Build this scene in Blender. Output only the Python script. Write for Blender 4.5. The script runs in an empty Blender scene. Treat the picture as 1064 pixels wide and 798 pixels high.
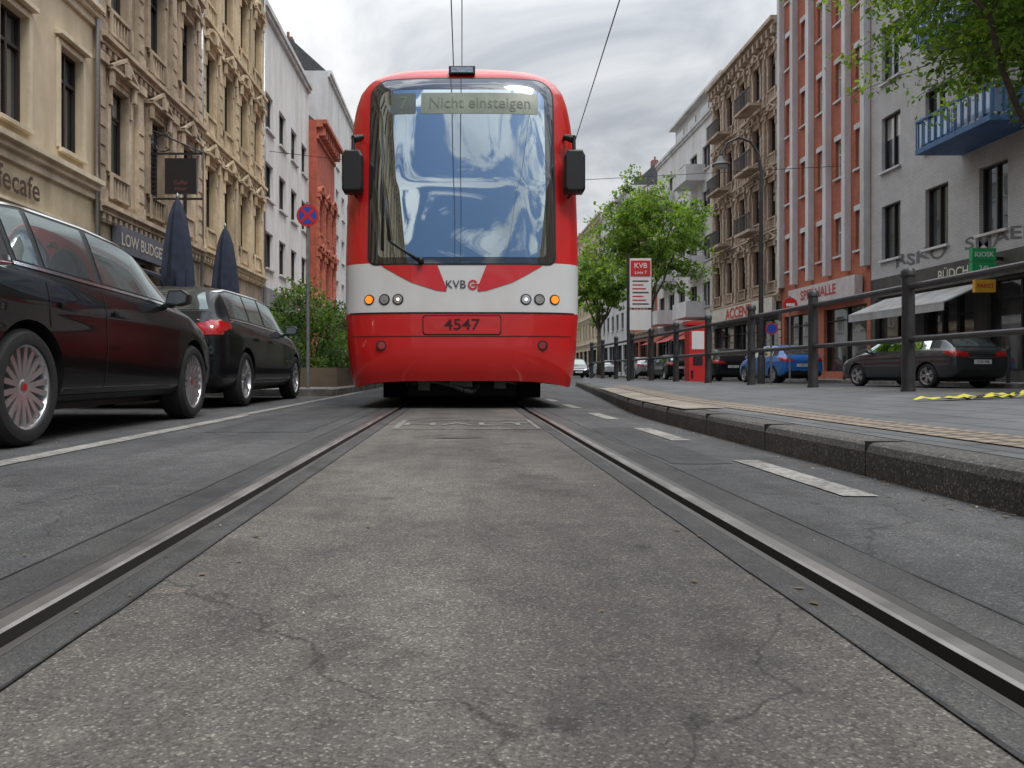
import bpy, bmesh, math, random
import numpy as np
from mathutils import Vector, Matrix
from mathutils.bvhtree import BVHTree
random.seed(7); rng=np.random.default_rng(5)
S=bpy.context.scene
S.view_settings.view_transform='Standard'
try: S.view_settings.look='None'
except Exception: pass
S.view_settings.exposure=0
COL=S.collection

# ------------------------------------------------------------------ materials
def nt(name):
    m=bpy.data.materials.new(name); m.use_nodes=True
    n=m.node_tree; return m,n,n.nodes['Principled BSDF']
def c4(c): return (c[0],c[1],c[2],1)
def M(name,col,rough=.6,metal=0,var=.12,ns=3.,bump=0.,bs=40.,spec=.5,coat=0.,emit=0,grime=0.,col2=None,cior=1.5):
    m,t,b=nt(name); N=t.nodes; L=t.links
    tc=N.new('ShaderNodeTexCoord')
    no=N.new('ShaderNodeTexNoise'); no.inputs['Scale'].default_value=ns; no.inputs['Detail'].default_value=3; no.inputs['Roughness'].default_value=.6
    L.new(tc.outputs['Object'],no.inputs['Vector'])
    r=N.new('ShaderNodeValToRGB'); L.new(no.outputs['Fac'],r.inputs['Fac'])
    a=[max(0,x*(1-var)) for x in col]; d=[x*(1+var) for x in (col2 or col)]
    r.color_ramp.elements[0].position=.3; r.color_ramp.elements[1].position=.7
    r.color_ramp.elements[0].color=c4(a); r.color_ramp.elements[1].color=c4(d)
    out=r.outputs['Color']
    if grime>0:
        mp=N.new('ShaderNodeMapping'); mp.inputs['Scale'].default_value=(1.2,1.2,.25); L.new(tc.outputs['Object'],mp.inputs['Vector'])
        n2=N.new('ShaderNodeTexNoise'); n2.inputs['Scale'].default_value=1.1; n2.inputs['Detail'].default_value=5; L.new(mp.outputs[0],n2.inputs['Vector'])
        r2=N.new('ShaderNodeValToRGB'); r2.color_ramp.elements[0].position=.35; r2.color_ramp.elements[1].position=.62
        g=1-grime; r2.color_ramp.elements[0].color=(g,g*.97,g*.93,1); r2.color_ramp.elements[1].color=(1,1,1,1)
        L.new(n2.outputs['Fac'],r2.inputs['Fac'])
        mx=N.new('ShaderNodeMixRGB'); mx.blend_type='MULTIPLY'; mx.inputs[0].default_value=1
        L.new(out,mx.inputs[1]); L.new(r2.outputs['Color'],mx.inputs[2]); out=mx.outputs[0]
    L.new(out,b.inputs['Base Color'])
    b.inputs['Roughness'].default_value=rough; b.inputs['Metallic'].default_value=metal
    b.inputs['Specular IOR Level'].default_value=spec; b.inputs['Coat Weight'].default_value=coat; b.inputs['Coat Roughness'].default_value=.03
    b.inputs['Coat IOR'].default_value=cior
    if emit>0:
        L.new(out,b.inputs['Emission Color']); b.inputs['Emission Strength'].default_value=emit
    if bump>0:
        nb=N.new('ShaderNodeTexNoise'); nb.inputs['Scale'].default_value=bs; nb.inputs['Detail'].default_value=2; L.new(tc.outputs['Object'],nb.inputs['Vector'])
        bp=N.new('ShaderNodeBump'); bp.inputs['Strength'].default_value=bump; bp.inputs['Distance'].default_value=.02
        L.new(nb.outputs['Fac'],bp.inputs['Height']); L.new(bp.outputs[0],b.inputs['Normal'])
    return m
def MGlass(name,dark,refl,tint=(.9,.95,1),wob=.0,rough=.02,var=.3):
    """coated window glass: dark interior tone under a partial mirror reflection"""
    m,t,b=nt(name); N=t.nodes; L=t.links
    tc=N.new('ShaderNodeTexCoord'); no=N.new('ShaderNodeTexNoise'); no.inputs['Scale'].default_value=.9; no.inputs['Detail'].default_value=2
    L.new(tc.outputs['Object'],no.inputs['Vector'])
    r=N.new('ShaderNodeValToRGB'); L.new(no.outputs['Fac'],r.inputs['Fac']); r.color_ramp.elements[0].position=.35; r.color_ramp.elements[1].position=.65
    r.color_ramp.elements[0].color=c4([x*(1-var) for x in dark]); r.color_ramp.elements[1].color=c4([x*(1+var) for x in dark])
    L.new(r.outputs['Color'],b.inputs['Base Color']); b.inputs['Roughness'].default_value=.25
    g=N.new('ShaderNodeBsdfGlossy'); g.inputs['Color'].default_value=c4(tint); g.inputs['Roughness'].default_value=rough
    mx=N.new('ShaderNodeMixShader'); fr=N.new('ShaderNodeFresnel'); fr.inputs['IOR'].default_value=1.5
    ma=N.new('ShaderNodeMath'); ma.operation='MULTIPLY_ADD'; ma.inputs[1].default_value=1-refl; ma.inputs[2].default_value=refl
    L.new(fr.outputs[0],ma.inputs[0]); L.new(ma.outputs[0],mx.inputs[0]); L.new(b.outputs[0],mx.inputs[1]); L.new(g.outputs[0],mx.inputs[2])
    if wob>0:
        n2=N.new('ShaderNodeTexNoise'); n2.inputs['Scale'].default_value=.7; n2.inputs['Detail'].default_value=1; L.new(tc.outputs['Object'],n2.inputs['Vector'])
        bp=N.new('ShaderNodeBump'); bp.inputs['Strength'].default_value=wob; bp.inputs['Distance'].default_value=.1
        L.new(n2.outputs['Fac'],bp.inputs['Height']); L.new(bp.outputs[0],g.inputs['Normal'])
    L.new(mx.outputs[0],N['Material Output'].inputs['Surface'])
    return m
def MAsphalt(name,base,stone,scale=150,patch=.25,crack=True,rough=.85,bstr=.35,edgev=.75,grain=.14,dim='2D',track=.18):
    m,t,b=nt(name); N=t.nodes; L=t.links
    ge=N.new('ShaderNodeTexCoord'); V=ge.outputs['Object']
    def noise(s,d=3,r=.5,vec=None):
        n=N.new('ShaderNodeTexNoise'); n.noise_dimensions=dim; n.inputs['Scale'].default_value=s; n.inputs['Detail'].default_value=d; n.inputs['Roughness'].default_value=r; L.new(vec or V,n.inputs['Vector']); return n.outputs['Fac']
    def ramp(f,p0,c0,p1,c1):
        r=N.new('ShaderNodeValToRGB'); r.color_ramp.elements[0].position=p0; r.color_ramp.elements[1].position=p1
        r.color_ramp.elements[0].color=c4(c0); r.color_ramp.elements[1].color=c4(c1); L.new(f,r.inputs['Fac']); return r.outputs['Color']
    def mul(a,c,f=1,mode='MULTIPLY'):
        x=N.new('ShaderNodeMixRGB'); x.blend_type=mode
        if isinstance(f,(int,float)): x.inputs[0].default_value=f
        else: L.new(f,x.inputs[0])
        L.new(a,x.inputs[1])
        if isinstance(c,tuple): x.inputs[2].default_value=c
        else: L.new(c,x.inputs[2])
        return x.outputs[0]
    vo=N.new('ShaderNodeTexVoronoi'); vo.voronoi_dimensions=dim; vo.inputs['Scale'].default_value=scale; L.new(V,vo.inputs['Vector'])
    sp=N.new('ShaderNodeSeparateColor'); L.new(vo.outputs['Color'],sp.inputs[0])
    r=N.new('ShaderNodeValToRGB'); L.new(sp.outputs[0],r.inputs['Fac']); e=r.color_ramp.elements
    e[0].position=0; e[0].color=c4([x*.55 for x in base]); e[1].position=1; e[1].color=c4([s*1.3 for s in stone])
    k=e.new(.3); k.color=c4([x*.85 for x in base]); k=e.new(.86); k.color=c4([x*1.12 for x in base]); k=e.new(.95); k.color=c4(stone)
    c=r.outputs['Color']
    c=mul(c,ramp(vo.outputs['Distance'],.25,(1,1,1),.75,(edgev,)*3))
    c=mul(c,ramp(noise(scale*.45,2,.7),.3,(1-grain,)*3,.7,(1+grain,)*3))
    c=mul(c,ramp(noise(9,4,.65),.3,(.84,.84,.85),.7,(1.13,1.12,1.10)))
    c=mul(c,ramp(noise(.9,5,.68),.36,(1-patch,1-patch,1-patch),.66,(1+patch*.6,1+patch*.57,1+patch*.5)))
    if dim=='2D' and track>0:
        mp=N.new('ShaderNodeMapping'); mp.inputs['Scale'].default_value=(2.6,.16,1); L.new(V,mp.inputs['Vector'])
        c=mul(c,ramp(noise(1.2,5,.6,mp.outputs[0]),.36,(1-track,)*3,.62,(1+track*.4,)*3))
        mp2=N.new('ShaderNodeMapping'); mp2.inputs['Location'].default_value=(3.3,8.1,0); L.new(V,mp2.inputs['Vector'])
        c=mul(c,ramp(noise(2.1,5,.65,mp2.outputs[0]),.30,(.66,.65,.64),.41,(1,1,1)))   # oil / damp stains
    v3=N.new('ShaderNodeTexVoronoi'); v3.voronoi_dimensions=dim; v3.inputs['Scale'].default_value=1.3; L.new(V,v3.inputs['Vector'])
    s2=N.new('ShaderNodeSeparateColor'); L.new(v3.outputs['Color'],s2.inputs[0])
    mask=ramp(v3.outputs['Distance'],.024,(1,1,1),.036,(0,0,0))
    tone=ramp(s2.outputs[1],.45,(.62,.62,.64),.55,(1.4,1.3,1.2)); c=mul(c,tone,mask)
    if crack:
        n3=N.new('ShaderNodeTexNoise'); n3.noise_dimensions='2D'; n3.inputs['Scale'].default_value=4; n3.inputs['Detail'].default_value=5; L.new(V,n3.inputs['Vector'])
        ad=N.new('ShaderNodeMixRGB'); ad.blend_type='ADD'; ad.inputs[0].default_value=.35; L.new(V,ad.inputs[1]); L.new(n3.outputs['Color'],ad.inputs[2])
        v4=N.new('ShaderNodeTexVoronoi'); v4.voronoi_dimensions='2D'; v4.feature='DISTANCE_TO_EDGE'; v4.inputs['Scale'].default_value=.46; L.new(ad.outputs[0],v4.inputs['Vector'])
        c=mul(c,ramp(v4.outputs['Distance'],.0012,(.5,.5,.5),.0035,(1,1,1)))
    L.new(c,b.inputs['Base Color']); b.inputs['Roughness'].default_value=rough
    b.inputs['Specular IOR Level'].default_value=.4
    bp=N.new('ShaderNodeBump'); bp.inputs['Strength'].default_value=bstr; bp.inputs['Distance'].default_value=.003; bp.invert=True
    L.new(vo.outputs['Distance'],bp.inputs['Height'])
    L.new(bp.outputs[0],b.inputs['Normal'])
    return m
def MBrick(name,c1,c2,mort,bw,bh,ms=.012,plane='XY',rough=.85,bump=.4,vary=.25,offs=.5):
    m,t,b=nt(name); N=t.nodes; L=t.links
    tc=N.new('ShaderNodeTexCoord'); src=tc.outputs['Object']
    if plane!='XY':
        s=N.new('ShaderNodeSeparateXYZ'); L.new(src,s.inputs[0]); cb=N.new('ShaderNodeCombineXYZ'); L.new(s.outputs[1],cb.inputs[0]); L.new(s.outputs[2 if plane=='YZ' else 0],cb.inputs[1]); src=cb.outputs[0]
    k=N.new('ShaderNodeTexBrick'); k.inputs['Scale'].default_value=1; k.inputs['Brick Width'].default_value=bw; k.inputs['Row Height'].default_value=bh
    k.inputs['Mortar Size'].default_value=ms; k.inputs['Color1'].default_value=c4(c1); k.inputs['Color2'].default_value=c4(c2); k.inputs['Mortar'].default_value=c4(mort); k.offset=offs
    L.new(src,k.inputs['Vector'])
    n=N.new('ShaderNodeTexNoise'); n.inputs['Scale'].default_value=1.3; n.inputs['Detail'].default_value=6; n.inputs['Roughness'].default_value=.7; L.new(tc.outputs['Object'],n.inputs['Vector'])
    r=N.new('ShaderNodeValToRGB'); r.color_ramp.elements[0].position=.3; r.color_ramp.elements[1].position=.7
    r.color_ramp.elements[0].color=(1-vary,)*3+(1,); r.color_ramp.elements[1].color=(1+vary*.5,)*3+(1,); L.new(n.outputs['Fac'],r.inputs['Fac'])
    mx=N.new('ShaderNodeMixRGB'); mx.blend_type='MULTIPLY'; mx.inputs[0].default_value=1; L.new(k.outputs['Color'],mx.inputs[1]); L.new(r.outputs['Color'],mx.inputs[2])
    L.new(mx.outputs[0],b.inputs['Base Color']); b.inputs['Roughness'].default_value=rough
    bp=N.new('ShaderNodeBump'); bp.invert=True; bp.inputs['Strength'].default_value=bump; bp.inputs['Distance'].default_value=.006; L.new(k.outputs['Fac'],bp.inputs['Height']); L.new(bp.outputs[0],b.inputs['Normal'])
    return m
def MLeaf(name,col):
    m,t,b=nt(name); N=t.nodes; L=t.links
    tc=N.new('ShaderNodeTexCoord'); n=N.new('ShaderNodeTexNoise'); n.inputs['Scale'].default_value=1.2; n.inputs['Detail'].default_value=2; L.new(tc.outputs['Object'],n.inputs['Vector'])
    r=N.new('ShaderNodeValToRGB'); r.color_ramp.elements[0].position=.3; r.color_ramp.elements[1].position=.7
    r.color_ramp.elements[0].color=c4([x*.65 for x in col]); r.color_ramp.elements[1].color=c4([x*1.3 for x in col]); L.new(n.outputs['Fac'],r.inputs['Fac'])
    L.new(r.outputs['Color'],b.inputs['Base Color']); b.inputs['Roughness'].default_value=.5
    tr=N.new('ShaderNodeBsdfTranslucent'); mm=N.new('ShaderNodeMixRGB'); mm.blend_type='MULTIPLY'; mm.inputs[0].default_value=1; mm.inputs[2].default_value=(2.2,2.2,1.1,1)
    L.new(r.outputs['Color'],mm.inputs[1]); L.new(mm.outputs[0],tr.inputs['Color'])
    mx=N.new('ShaderNodeMixShader'); mx.inputs[0].default_value=.5; L.new(b.outputs[0],mx.inputs[1]); L.new(tr.outputs[0],mx.inputs[2]); L.new(mx.outputs[0],N['Material Output'].inputs['Surface'])
    return m
def MWorn(name,paint,under,thr=.5,soft=.08):
    m,t,b=nt(name); N=t.nodes; L=t.links
    tc=N.new('ShaderNodeTexCoord'); n=N.new('ShaderNodeTexNoise'); n.inputs['Scale'].default_value=22; n.inputs['Detail'].default_value=6; n.inputs['Roughness'].default_value=.75; L.new(tc.outputs['Object'],n.inputs['Vector'])
    n2=N.new('ShaderNodeTexNoise'); n2.inputs['Scale'].default_value=2.5; n2.inputs['Detail'].default_value=3; L.new(tc.outputs['Object'],n2.inputs['Vector'])
    ad=N.new('ShaderNodeMath'); ad.operation='MULTIPLY_ADD'; ad.inputs[1].default_value=.5; L.new(n2.outputs['Fac'],ad.inputs[0]); L.new(n.outputs['Fac'],ad.inputs[2])
    r=N.new('ShaderNodeValToRGB'); r.color_ramp.elements[0].position=thr+.25-soft; r.color_ramp.elements[1].position=thr+.25+soft
    r.color_ramp.elements[0].color=c4(under); r.color_ramp.elements[1].color=c4(paint); L.new(ad.outputs[0],r.inputs['Fac']); L.new(r.outputs['Color'],b.inputs['Base Color']); b.inputs['Roughness'].default_value=.8
    return m

m_black=M('black_plastic',(.012,.012,.013),.45,var=.2,ns=20)
m_dark=M('dark_void',(.006,.006,.006),.9)
m_iron=M('painted_iron',(.045,.046,.048),.42,var=.35,ns=8,grime=.3)
m_white=M('white_paint',(.75,.75,.74),.45,var=.04,grime=.12)
m_steel=M('steel',(.42,.42,.42),.35,metal=.9,var=.15,ns=15)
m_chrome=M('chrome',(.75,.75,.76),.12,metal=1,var=.05)
G_dark=MGlass('window_glass_dark',(.02,.024,.028),.10,wob=.06)
G_mid=MGlass('window_glass_mid',(.07,.075,.08),.12,wob=.06)
G_curt=MGlass('window_glass_curtain',(.34,.33,.30),.07,wob=.05)
G_shop=MGlass('shop_glass',(.035,.032,.028),.09,wob=.03,var=.8)

# ------------------------------------------------------------------ mesh helpers
def empty(name,loc=(0,0,0),rz=0):
    o=bpy.data.objects.new(name,None); o.location=loc; o.rotation_euler=(0,0,rz); o.empty_display_size=.3; COL.objects.link(o); return o
def mkobj(name,v,f,mats,mi=None,parent=None,origin=(0,0,0),smooth=False,recalc=True):
    me=bpy.data.meshes.new(name); o3=Vector(origin)
    me.from_pydata([tuple(Vector(p)-o3) for p in v],[],f)
    for m in mats: me.materials.append(m)
    if mi is not None: me.polygons.foreach_set('material_index',mi)
    if recalc:
        b=bmesh.new(); b.from_mesh(me); bmesh.ops.recalc_face_normals(b,faces=b.faces); b.to_mesh(me); b.free()
    if smooth: me.polygons.foreach_set('use_smooth',[True]*len(me.polygons))
    me.update()
    ob=bpy.data.objects.new(name,me); COL.objects.link(ob)
    if parent is not None: ob.parent=parent
    else: ob.location=origin
    return ob
class B:
    def __init__(s,fn=None): s.v=[];s.f=[];s.m=[];s.fn=fn or (lambda a,b,c:(a,b,c))
    def add(s,vs,fs,m=0,raw=False):
        k=len(s.v); s.v+=[tuple(p) if raw else s.fn(*p) for p in vs]; s.f+=[tuple(i+k for i in f) for f in fs]; s.m+=[m]*len(fs)
    def box(s,a0,a1,b0,b1,c0,c1,m=0):
        s.add([(a0,b0,c0),(a1,b0,c0),(a1,b1,c0),(a0,b1,c0),(a0,b0,c1),(a1,b0,c1),(a1,b1,c1),(a0,b1,c1)],
              [(0,3,2,1),(4,5,6,7),(0,1,5,4),(1,2,6,5),(2,3,7,6),(3,0,4,7)],m)
    def prism(s,poly,c0,c1,m=0):
        n=len(poly); vs=[(p[0],p[1],c0) for p in poly]+[(p[0],p[1],c1) for p in poly]
        s.add(vs,[tuple(range(n)),tuple(range(2*n-1,n-1,-1))]+[(i,(i+1)%n,(i+1)%n+n,i+n) for i in range(n)],m)
    def tube(s,p,q,r0,r1=None,n=8,m=0,cap=True):
        r1=r0 if r1 is None else r1; p=Vector(p);q=Vector(q); d=(q-p); 
        if d.length<1e-6: return
        d.normalize(); a=d.orthogonal().normalized(); b=d.cross(a)
        vs=[]
        for (c,r) in ((p,r0),(q,r1)):
            for i in range(n):
                t=2*math.pi*i/n; vs.append(tuple(c+(a*math.cos(t)+b*math.sin(t))*r))
        fs=[(i,(i+1)%n,(i+1)%n+n,i+n) for i in range(n)]
        if cap: fs+=[tuple(range(n))[::-1],tuple(range(n,2*n))]
        s.add(vs,fs,m)
    def lathe(s,prof,c,axis='z',n=16,m=0):
        c=Vector(c); vs=[];
        for (h,r) in prof:
            for i in range(n):
                t=2*math.pi*i/n; x=r*math.cos(t); y=r*math.sin(t)
                vs.append(tuple(c+(Vector((x,y,h)) if axis=='z' else Vector((h,x,y)) if axis=='x' else Vector((x,h,y)))))
        k=len(prof); fs=[]
        for j in range(k-1):
            for i in range(n): fs.append((j*n+i,j*n+(i+1)%n,(j+1)*n+(i+1)%n,(j+1)*n+i))
        s.add(vs,fs,m)
    def obj(s,name,mats,parent=None,origin=(0,0,0),smooth=False,bevel=0,recalc=True,angle=None):
        o=mkobj(name,s.v,s.f,mats,s.m,parent,origin,smooth,recalc)
        if bevel>0:
            md=o.modifiers.new('bev','BEVEL'); md.width=bevel; md.segments=2; md.limit_method='ANGLE'; md.angle_limit=.7
        if angle:
            o.data.polygons.foreach_set('use_smooth',[True]*len(o.data.polygons)); 
            try: o.data.set_sharp_from_angle(angle=angle)
            except Exception: pass
        return o
_tc={}
def text2d(s,size=1,bold=0.0,align='CENTER'):
    key=(s,bold,align)
    if key not in _tc:
        cu=bpy.data.curves.new('tmp_txt','FONT'); cu.body=s; cu.size=1; cu.align_x=align; cu.align_y='CENTER'; cu.offset=bold; cu.resolution_u=3
        o=bpy.data.objects.new('tmp_txt',cu); COL.objects.link(o); bpy.context.view_layer.update()
        dg=bpy.context.evaluated_depsgraph_get(); me=bpy.data.meshes.new_from_object(o.evaluated_get(dg))
        _tc[key]=([tuple(v.co) for v in me.vertices],[tuple(p.vertices) for p in me.polygons])
        bpy.data.objects.remove(o); bpy.data.curves.remove(cu); bpy.data.meshes.remove(me)
    v,f=_tc[key]; return [(p[0]*size,p[1]*size) for p in v],f
def put_text(b,s,size,fn,m=0,bold=.01,align='CENTER'):
    v,f=text2d(s,size,bold,align); b.add([fn(*p) for p in v],f,m,raw=True)

# ------------------------------------------------------------------ camera
cam=bpy.data.objects.new('camera',bpy.data.cameras.new('camera')); COL.objects.link(cam); S.camera=cam
cam.location=(0,0,.405); cam.rotation_euler=(math.radians(90),0,0)
cam.data.sensor_width=36; cam.data.lens=36*800/1064; cam.data.shift_x=52/1064; cam.data.shift_y=-12/1064
cam.data.clip_start=.05; cam.data.clip_end=2000

# ------------------------------------------------------------------ sky + sun
w=bpy.data.worlds.new('World'); S.world=w; w.use_nodes=True; t=w.node_tree; N=t.nodes; L=t.links
bg=N['Background']; bg.inputs['Strength'].default_value=.1
EL=52; AZ=155
sk=N.new('ShaderNodeTexSky'); sk.sky_type='NISHITA'; sk.sun_disc=False; sk.sun_elevation=math.radians(EL); sk.sun_rotation=math.radians(AZ); sk.air_density=1.2; sk.dust_density=1.0
tc=N.new('ShaderNodeTexCoord'); sx=N.new('ShaderNodeSeparateXYZ'); L.new(tc.outputs['Generated'],sx.inputs[0])
mz=N.new('ShaderNodeMath'); mz.operation='MAXIMUM'; mz.inputs[1].default_value=0; L.new(sx.outputs[2],mz.inputs[0])
az=N.new('ShaderNodeMath'); az.operation='ADD'; az.inputs[1].default_value=.16; L.new(mz.outputs[0],az.inputs[0])
dv=N.new('ShaderNodeVectorMath'); dv.operation='DIVIDE'; L.new(tc.outputs['Generated'],dv.inputs[0])
cb=N.new('ShaderNodeCombineXYZ'); [L.new(az.outputs[0],cb.inputs[i]) for i in range(2)]; cb.inputs[2].default_value=1; L.new(cb.outputs[0],dv.inputs[1])
def wn(scale,det,rg,off,dist=0,sc=(1,1,1)):
    mp=N.new('ShaderNodeMapping'); mp.inputs['Location'].default_value=off; mp.inputs['Scale'].default_value=sc; L.new(dv.outputs[0],mp.inputs['Vector'])
    n=N.new('ShaderNodeTexNoise'); n.noise_dimensions='2D'; n.inputs['Scale'].default_value=scale; n.inputs['Detail'].default_value=det; n.inputs['Roughness'].default_value=rg; n.inputs['Distortion'].default_value=dist
    L.new(mp.outputs[0],n.inputs['Vector']); return n.outputs['Fac']
rc=N.new('ShaderNodeValToRGB'); L.new(wn(1.25,7,.56,(3.1,1.7,0),.4),rc.inputs['Fac']); e=rc.color_ramp.elements
e[0].position=.33; e[0].color=(4.4,4.7,5.2,1); e[1].position=.64; e[1].color=(9.0,9.1,9.2,1)
k=e.new(.43); k.color=(5.9,6.2,6.6,1); k=e.new(.53); k.color=(7.7,7.9,8.1,1)
rm=N.new('ShaderNodeValToRGB'); L.new(wn(2.4,6,.62,(7.7,4.2,2),1.2,(1,1.6,1)),rm.inputs['Fac']); rm.color_ramp.elements[0].position=.45; rm.color_ramp.elements[1].position=.55
# more breaks in the cloud cover towards -Y
my=N.new('ShaderNodeMapRange'); my.inputs['From Min'].default_value=-.5; my.inputs['From Max'].default_value=.1; my.inputs['To Min'].default_value=0; my.inputs['To Max'].default_value=1; L.new(sx.outputs[1],my.inputs['Value'])
mm=N.new('ShaderNodeMath'); mm.operation='MAXIMUM'; L.new(rm.outputs['Color'],mm.inputs[0]); L.new(my.outputs[0],mm.inputs[1])
blue=N.new('ShaderNodeMixRGB'); blue.blend_type='MULTIPLY'; blue.inputs[0].default_value=1; blue.inputs[2].default_value=(.34,.43,.54,1); L.new(sk.outputs[0],blue.inputs[1])
mx=N.new('ShaderNodeMixRGB'); L.new(mm.outputs[0],mx.inputs[0]); L.new(blue.outputs[0],mx.inputs[1]); L.new(rc.outputs['Color'],mx.inputs[2])
z2=N.new('ShaderNodeMath'); z2.operation='POWER'; L.new(mz.outputs[0],z2.inputs[0]); z2.inputs[1].default_value=2.6
mg=N.new('ShaderNodeMath'); mg.operation='MULTIPLY_ADD'; mg.inputs[1].default_value=3.9; mg.inputs[2].default_value=.84; L.new(z2.outputs[0],mg.inputs[0])
ms=N.new('ShaderNodeVectorMath'); ms.operation='SCALE'; L.new(mx.outputs[0],ms.inputs[0]); L.new(mg.outputs[0],ms.inputs['Scale'])
L.new(ms.outputs[0],bg.inputs['Color'])
sd=bpy.data.lights.new('sun','SUN'); sd.energy=1.5; sd.angle=math.radians(16); sd.color=(1,.95,.87)
so=bpy.data.objects.new('sun',sd); COL.objects.link(so)
sv=Vector((math.sin(math.radians(AZ))*math.cos(math.radians(EL)),math.cos(math.radians(AZ))*math.cos(math.radians(EL)),math.sin(math.radians(EL))))
so.rotation_euler=sv.to_track_quat('Z','Y').to_euler(); so.location=(0,-5,30)

# ------------------------------------------------------------------ ground, road
Y0,Y1=-45,150
m_lane=MAsphalt('asphalt_lane',(.098,.098,.100),(.165,.165,.16),270,.28)
m_mid=MAsphalt('asphalt_between_rails',(.132,.122,.110),(.23,.212,.185),270,.30,bstr=.3,track=.18)
m_border=MAsphalt('asphalt_rail_border',(.085,.083,.081),(.125,.124,.12),330,.28,crack=False,bstr=.2)
b=B()
b.add([(-400,-400,-.09),(400,-400,-.09),(400,400,-.09),(-400,400,-.09)],[(0,1,2,3)])
b.obj('ground',[M('ground_surface',(.08,.08,.078),.9,var=.3,ns=.5)])
b=B()
def strip(x0,x1,z,m,ya=Y0,yb=Y1): b.add([(x0,ya,z),(x1,ya,z),(x1,yb,z),(x0,yb,z)],[(0,1,2,3)],m)
strip(-4.4,-.90,0,0); strip(-.90,-.786,.0015,2); strip(-.655,-.585,.0015,2); strip(-.585,.585,0,1); strip(.585,.655,.0015,2); strip(.786,.90,.0015,2); strip(.90,13.95,0,0)
b.obj('road',[m_lane,m_mid,m_border],recalc=False)
m_head=M('rail_head',(.27,.255,.24),.42,metal=.8,var=.35,ns=5); m_groove=M('rail_groove',(.03,.026,.022),.8,metal=.1,var=.3); m_lip=M('rail_lip',(.10,.095,.09),.5,metal=.5,var=.3)
m_seal=M('bitumen_seal',(.022,.022,.022),.5,var=.3,ns=10,bump=.3,bs=50)
for sg in (-1,1):
    # outer skirt, worn head with a bright running band, groove, keeper lip
    pr=[(.786,.0016),(.780,.0016),(.777,.0022),(.752,.0028),(.724,.0026),(.717,-.001),(.714,-.038),(.680,-.038),(.676,.0012),(.660,.0020),(.658,.0016),(.655,.0016)]
    mi=[3,2,2,0,0,1,1,1,2,2,3]
    vs=[]
    for y in (Y0,Y1): vs+=[(sg*x,y,z) for x,z in pr]
    n=len(pr); fs=[(i,i+1,i+1+n,i+n) for i in range(n-1)]
    mkobj('tram_rail',vs,fs,[m_head,m_groove,m_lip,m_seal],mi,recalc=False)
b=B(); rj=random.Random(9)
for sg in(-1,1):
    for x in (.90,.585):
        prev=None; y=-3.
        while y<30:
            w_=rj.uniform(.0015,.005); cx=sg*x+rj.uniform(-.002,.002); cur=[(cx-w_,y,.0032),(cx+w_,y,.0032)]
            if prev: b.add([prev[0],prev[1],cur[1],cur[0]],[(0,1,2,3)])
            prev=cur; y+=rj.uniform(.12,.4)
b.obj('joint_seal',[m_seal],recalc=False)
# painted markings
m_mark=MWorn('worn_white_paint',(.33,.315,.285),(.135,.13,.12),.50,.11)
m_mark2=MWorn('very_worn_paint',(.34,.325,.29),(.136,.127,.115),.54,.12)
b=B()
strip(-2.10,-1.98,.004,0,-20,7.2); strip(-2.14,-2.03,.004,0,7.2,16)
for y in np.arange(-5.7,38,2.05): strip(1.24,1.355,.004,0,y,y+1.03)
strip(-.50,-.455,.004,1,5.5,6.5); strip(.535,.57,.004,1,5.5,6.5); strip(-.455,.535,.004,1,5.5,5.55); strip(-.455,.535,.004,1,6.45,6.5)
put_text(b,'HALT',.26,lambda x,y:(x*1.6+.04,6.0+y*1.6,.004),1,.0)
b.obj('road_marking',[m_mark,m_mark2],recalc=False)
b=B()
b.add([(-.22,4.72,.004),(-.02,4.70,.004),(.1,4.74,.004),(.16,4.71,.004),(.1,4.77,.004),(.0,4.74,.004),(-.1,4.76,.004)],[(0,1,2,3,4,5,6)])
b.obj('road_crack_seal',[m_seal],recalc=False)
m_patch=MAsphalt('asphalt_patch',(.076,.077,.079),(.115,.115,.113),300,.2,crack=False)
b=B()
def ragged(x0,x1,ya,yb,z):
    pts=[]; n=10
    for i in range(n): pts.append((x0+(x1-x0)*i/n,ya+rj.uniform(-.012,.012),z))
    for i in range(n): pts.append((x1+rj.uniform(-.01,.01),ya+(yb-ya)*i/n,z))
    for i in range(n): pts.append((x1+(x0-x1)*i/n,yb+rj.uniform(-.012,.012),z))
    for i in range(n): pts.append((x0+rj.uniform(-.01,.01),yb+(ya-yb)*i/n,z))
    b.add(pts,[tuple(range(len(pts)))])
ragged(-1.75,-1.05,5.2,9.4,.0022); ragged(.93,1.2,3.4,5.6,.0022); ragged(5.5,7.4,12,17,.0022)
b.obj('asphalt_patch',[m_patch],recalc=False)
b=B()
for i in range(1500):
    q=rj.random(); y=1.2+13*rj.random()**1.4
    if q<.45: x=1.56-abs(rj.gauss(0,.07))
    elif q<.65: x=-2.3-abs(rj.gauss(0,.5))
    elif q<.85: x=rj.choice((-1,1))*(.70+rj.gauss(0,.10)); 
    else: x=rj.uniform(-2,1.5)
    if .65<abs(x)<.79: continue
    r=rj.uniform(.0015,.005); h=r*rj.uniform(.5,1.1); a0=rj.uniform(0,6.28)
    mt=0 if rj.random()<.6 else (1 if rj.random()<.8 else 2)
    if mt==1: r*=2.2; h=.0015
    p=[(x+r*math.cos(a0+k_*1.57)*rj.uniform(.6,1.2),y+r*math.sin(a0+k_*1.57)*rj.uniform(.6,1.2),.0045) for k_ in range(4)]
    b.add(p+[(x,y,.0045+h)],[(0,1,4),(1,2,4),(2,3,4),(3,0,4)],mt)
b.obj('road_grit',[M('grit_stone',(.16,.15,.135),.9,var=.5,ns=30),M('dry_leaf_bits',(.13,.09,.045),.8,var=.5,ns=20),M('litter_white',(.45,.42,.36),.8)],recalc=False)

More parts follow.
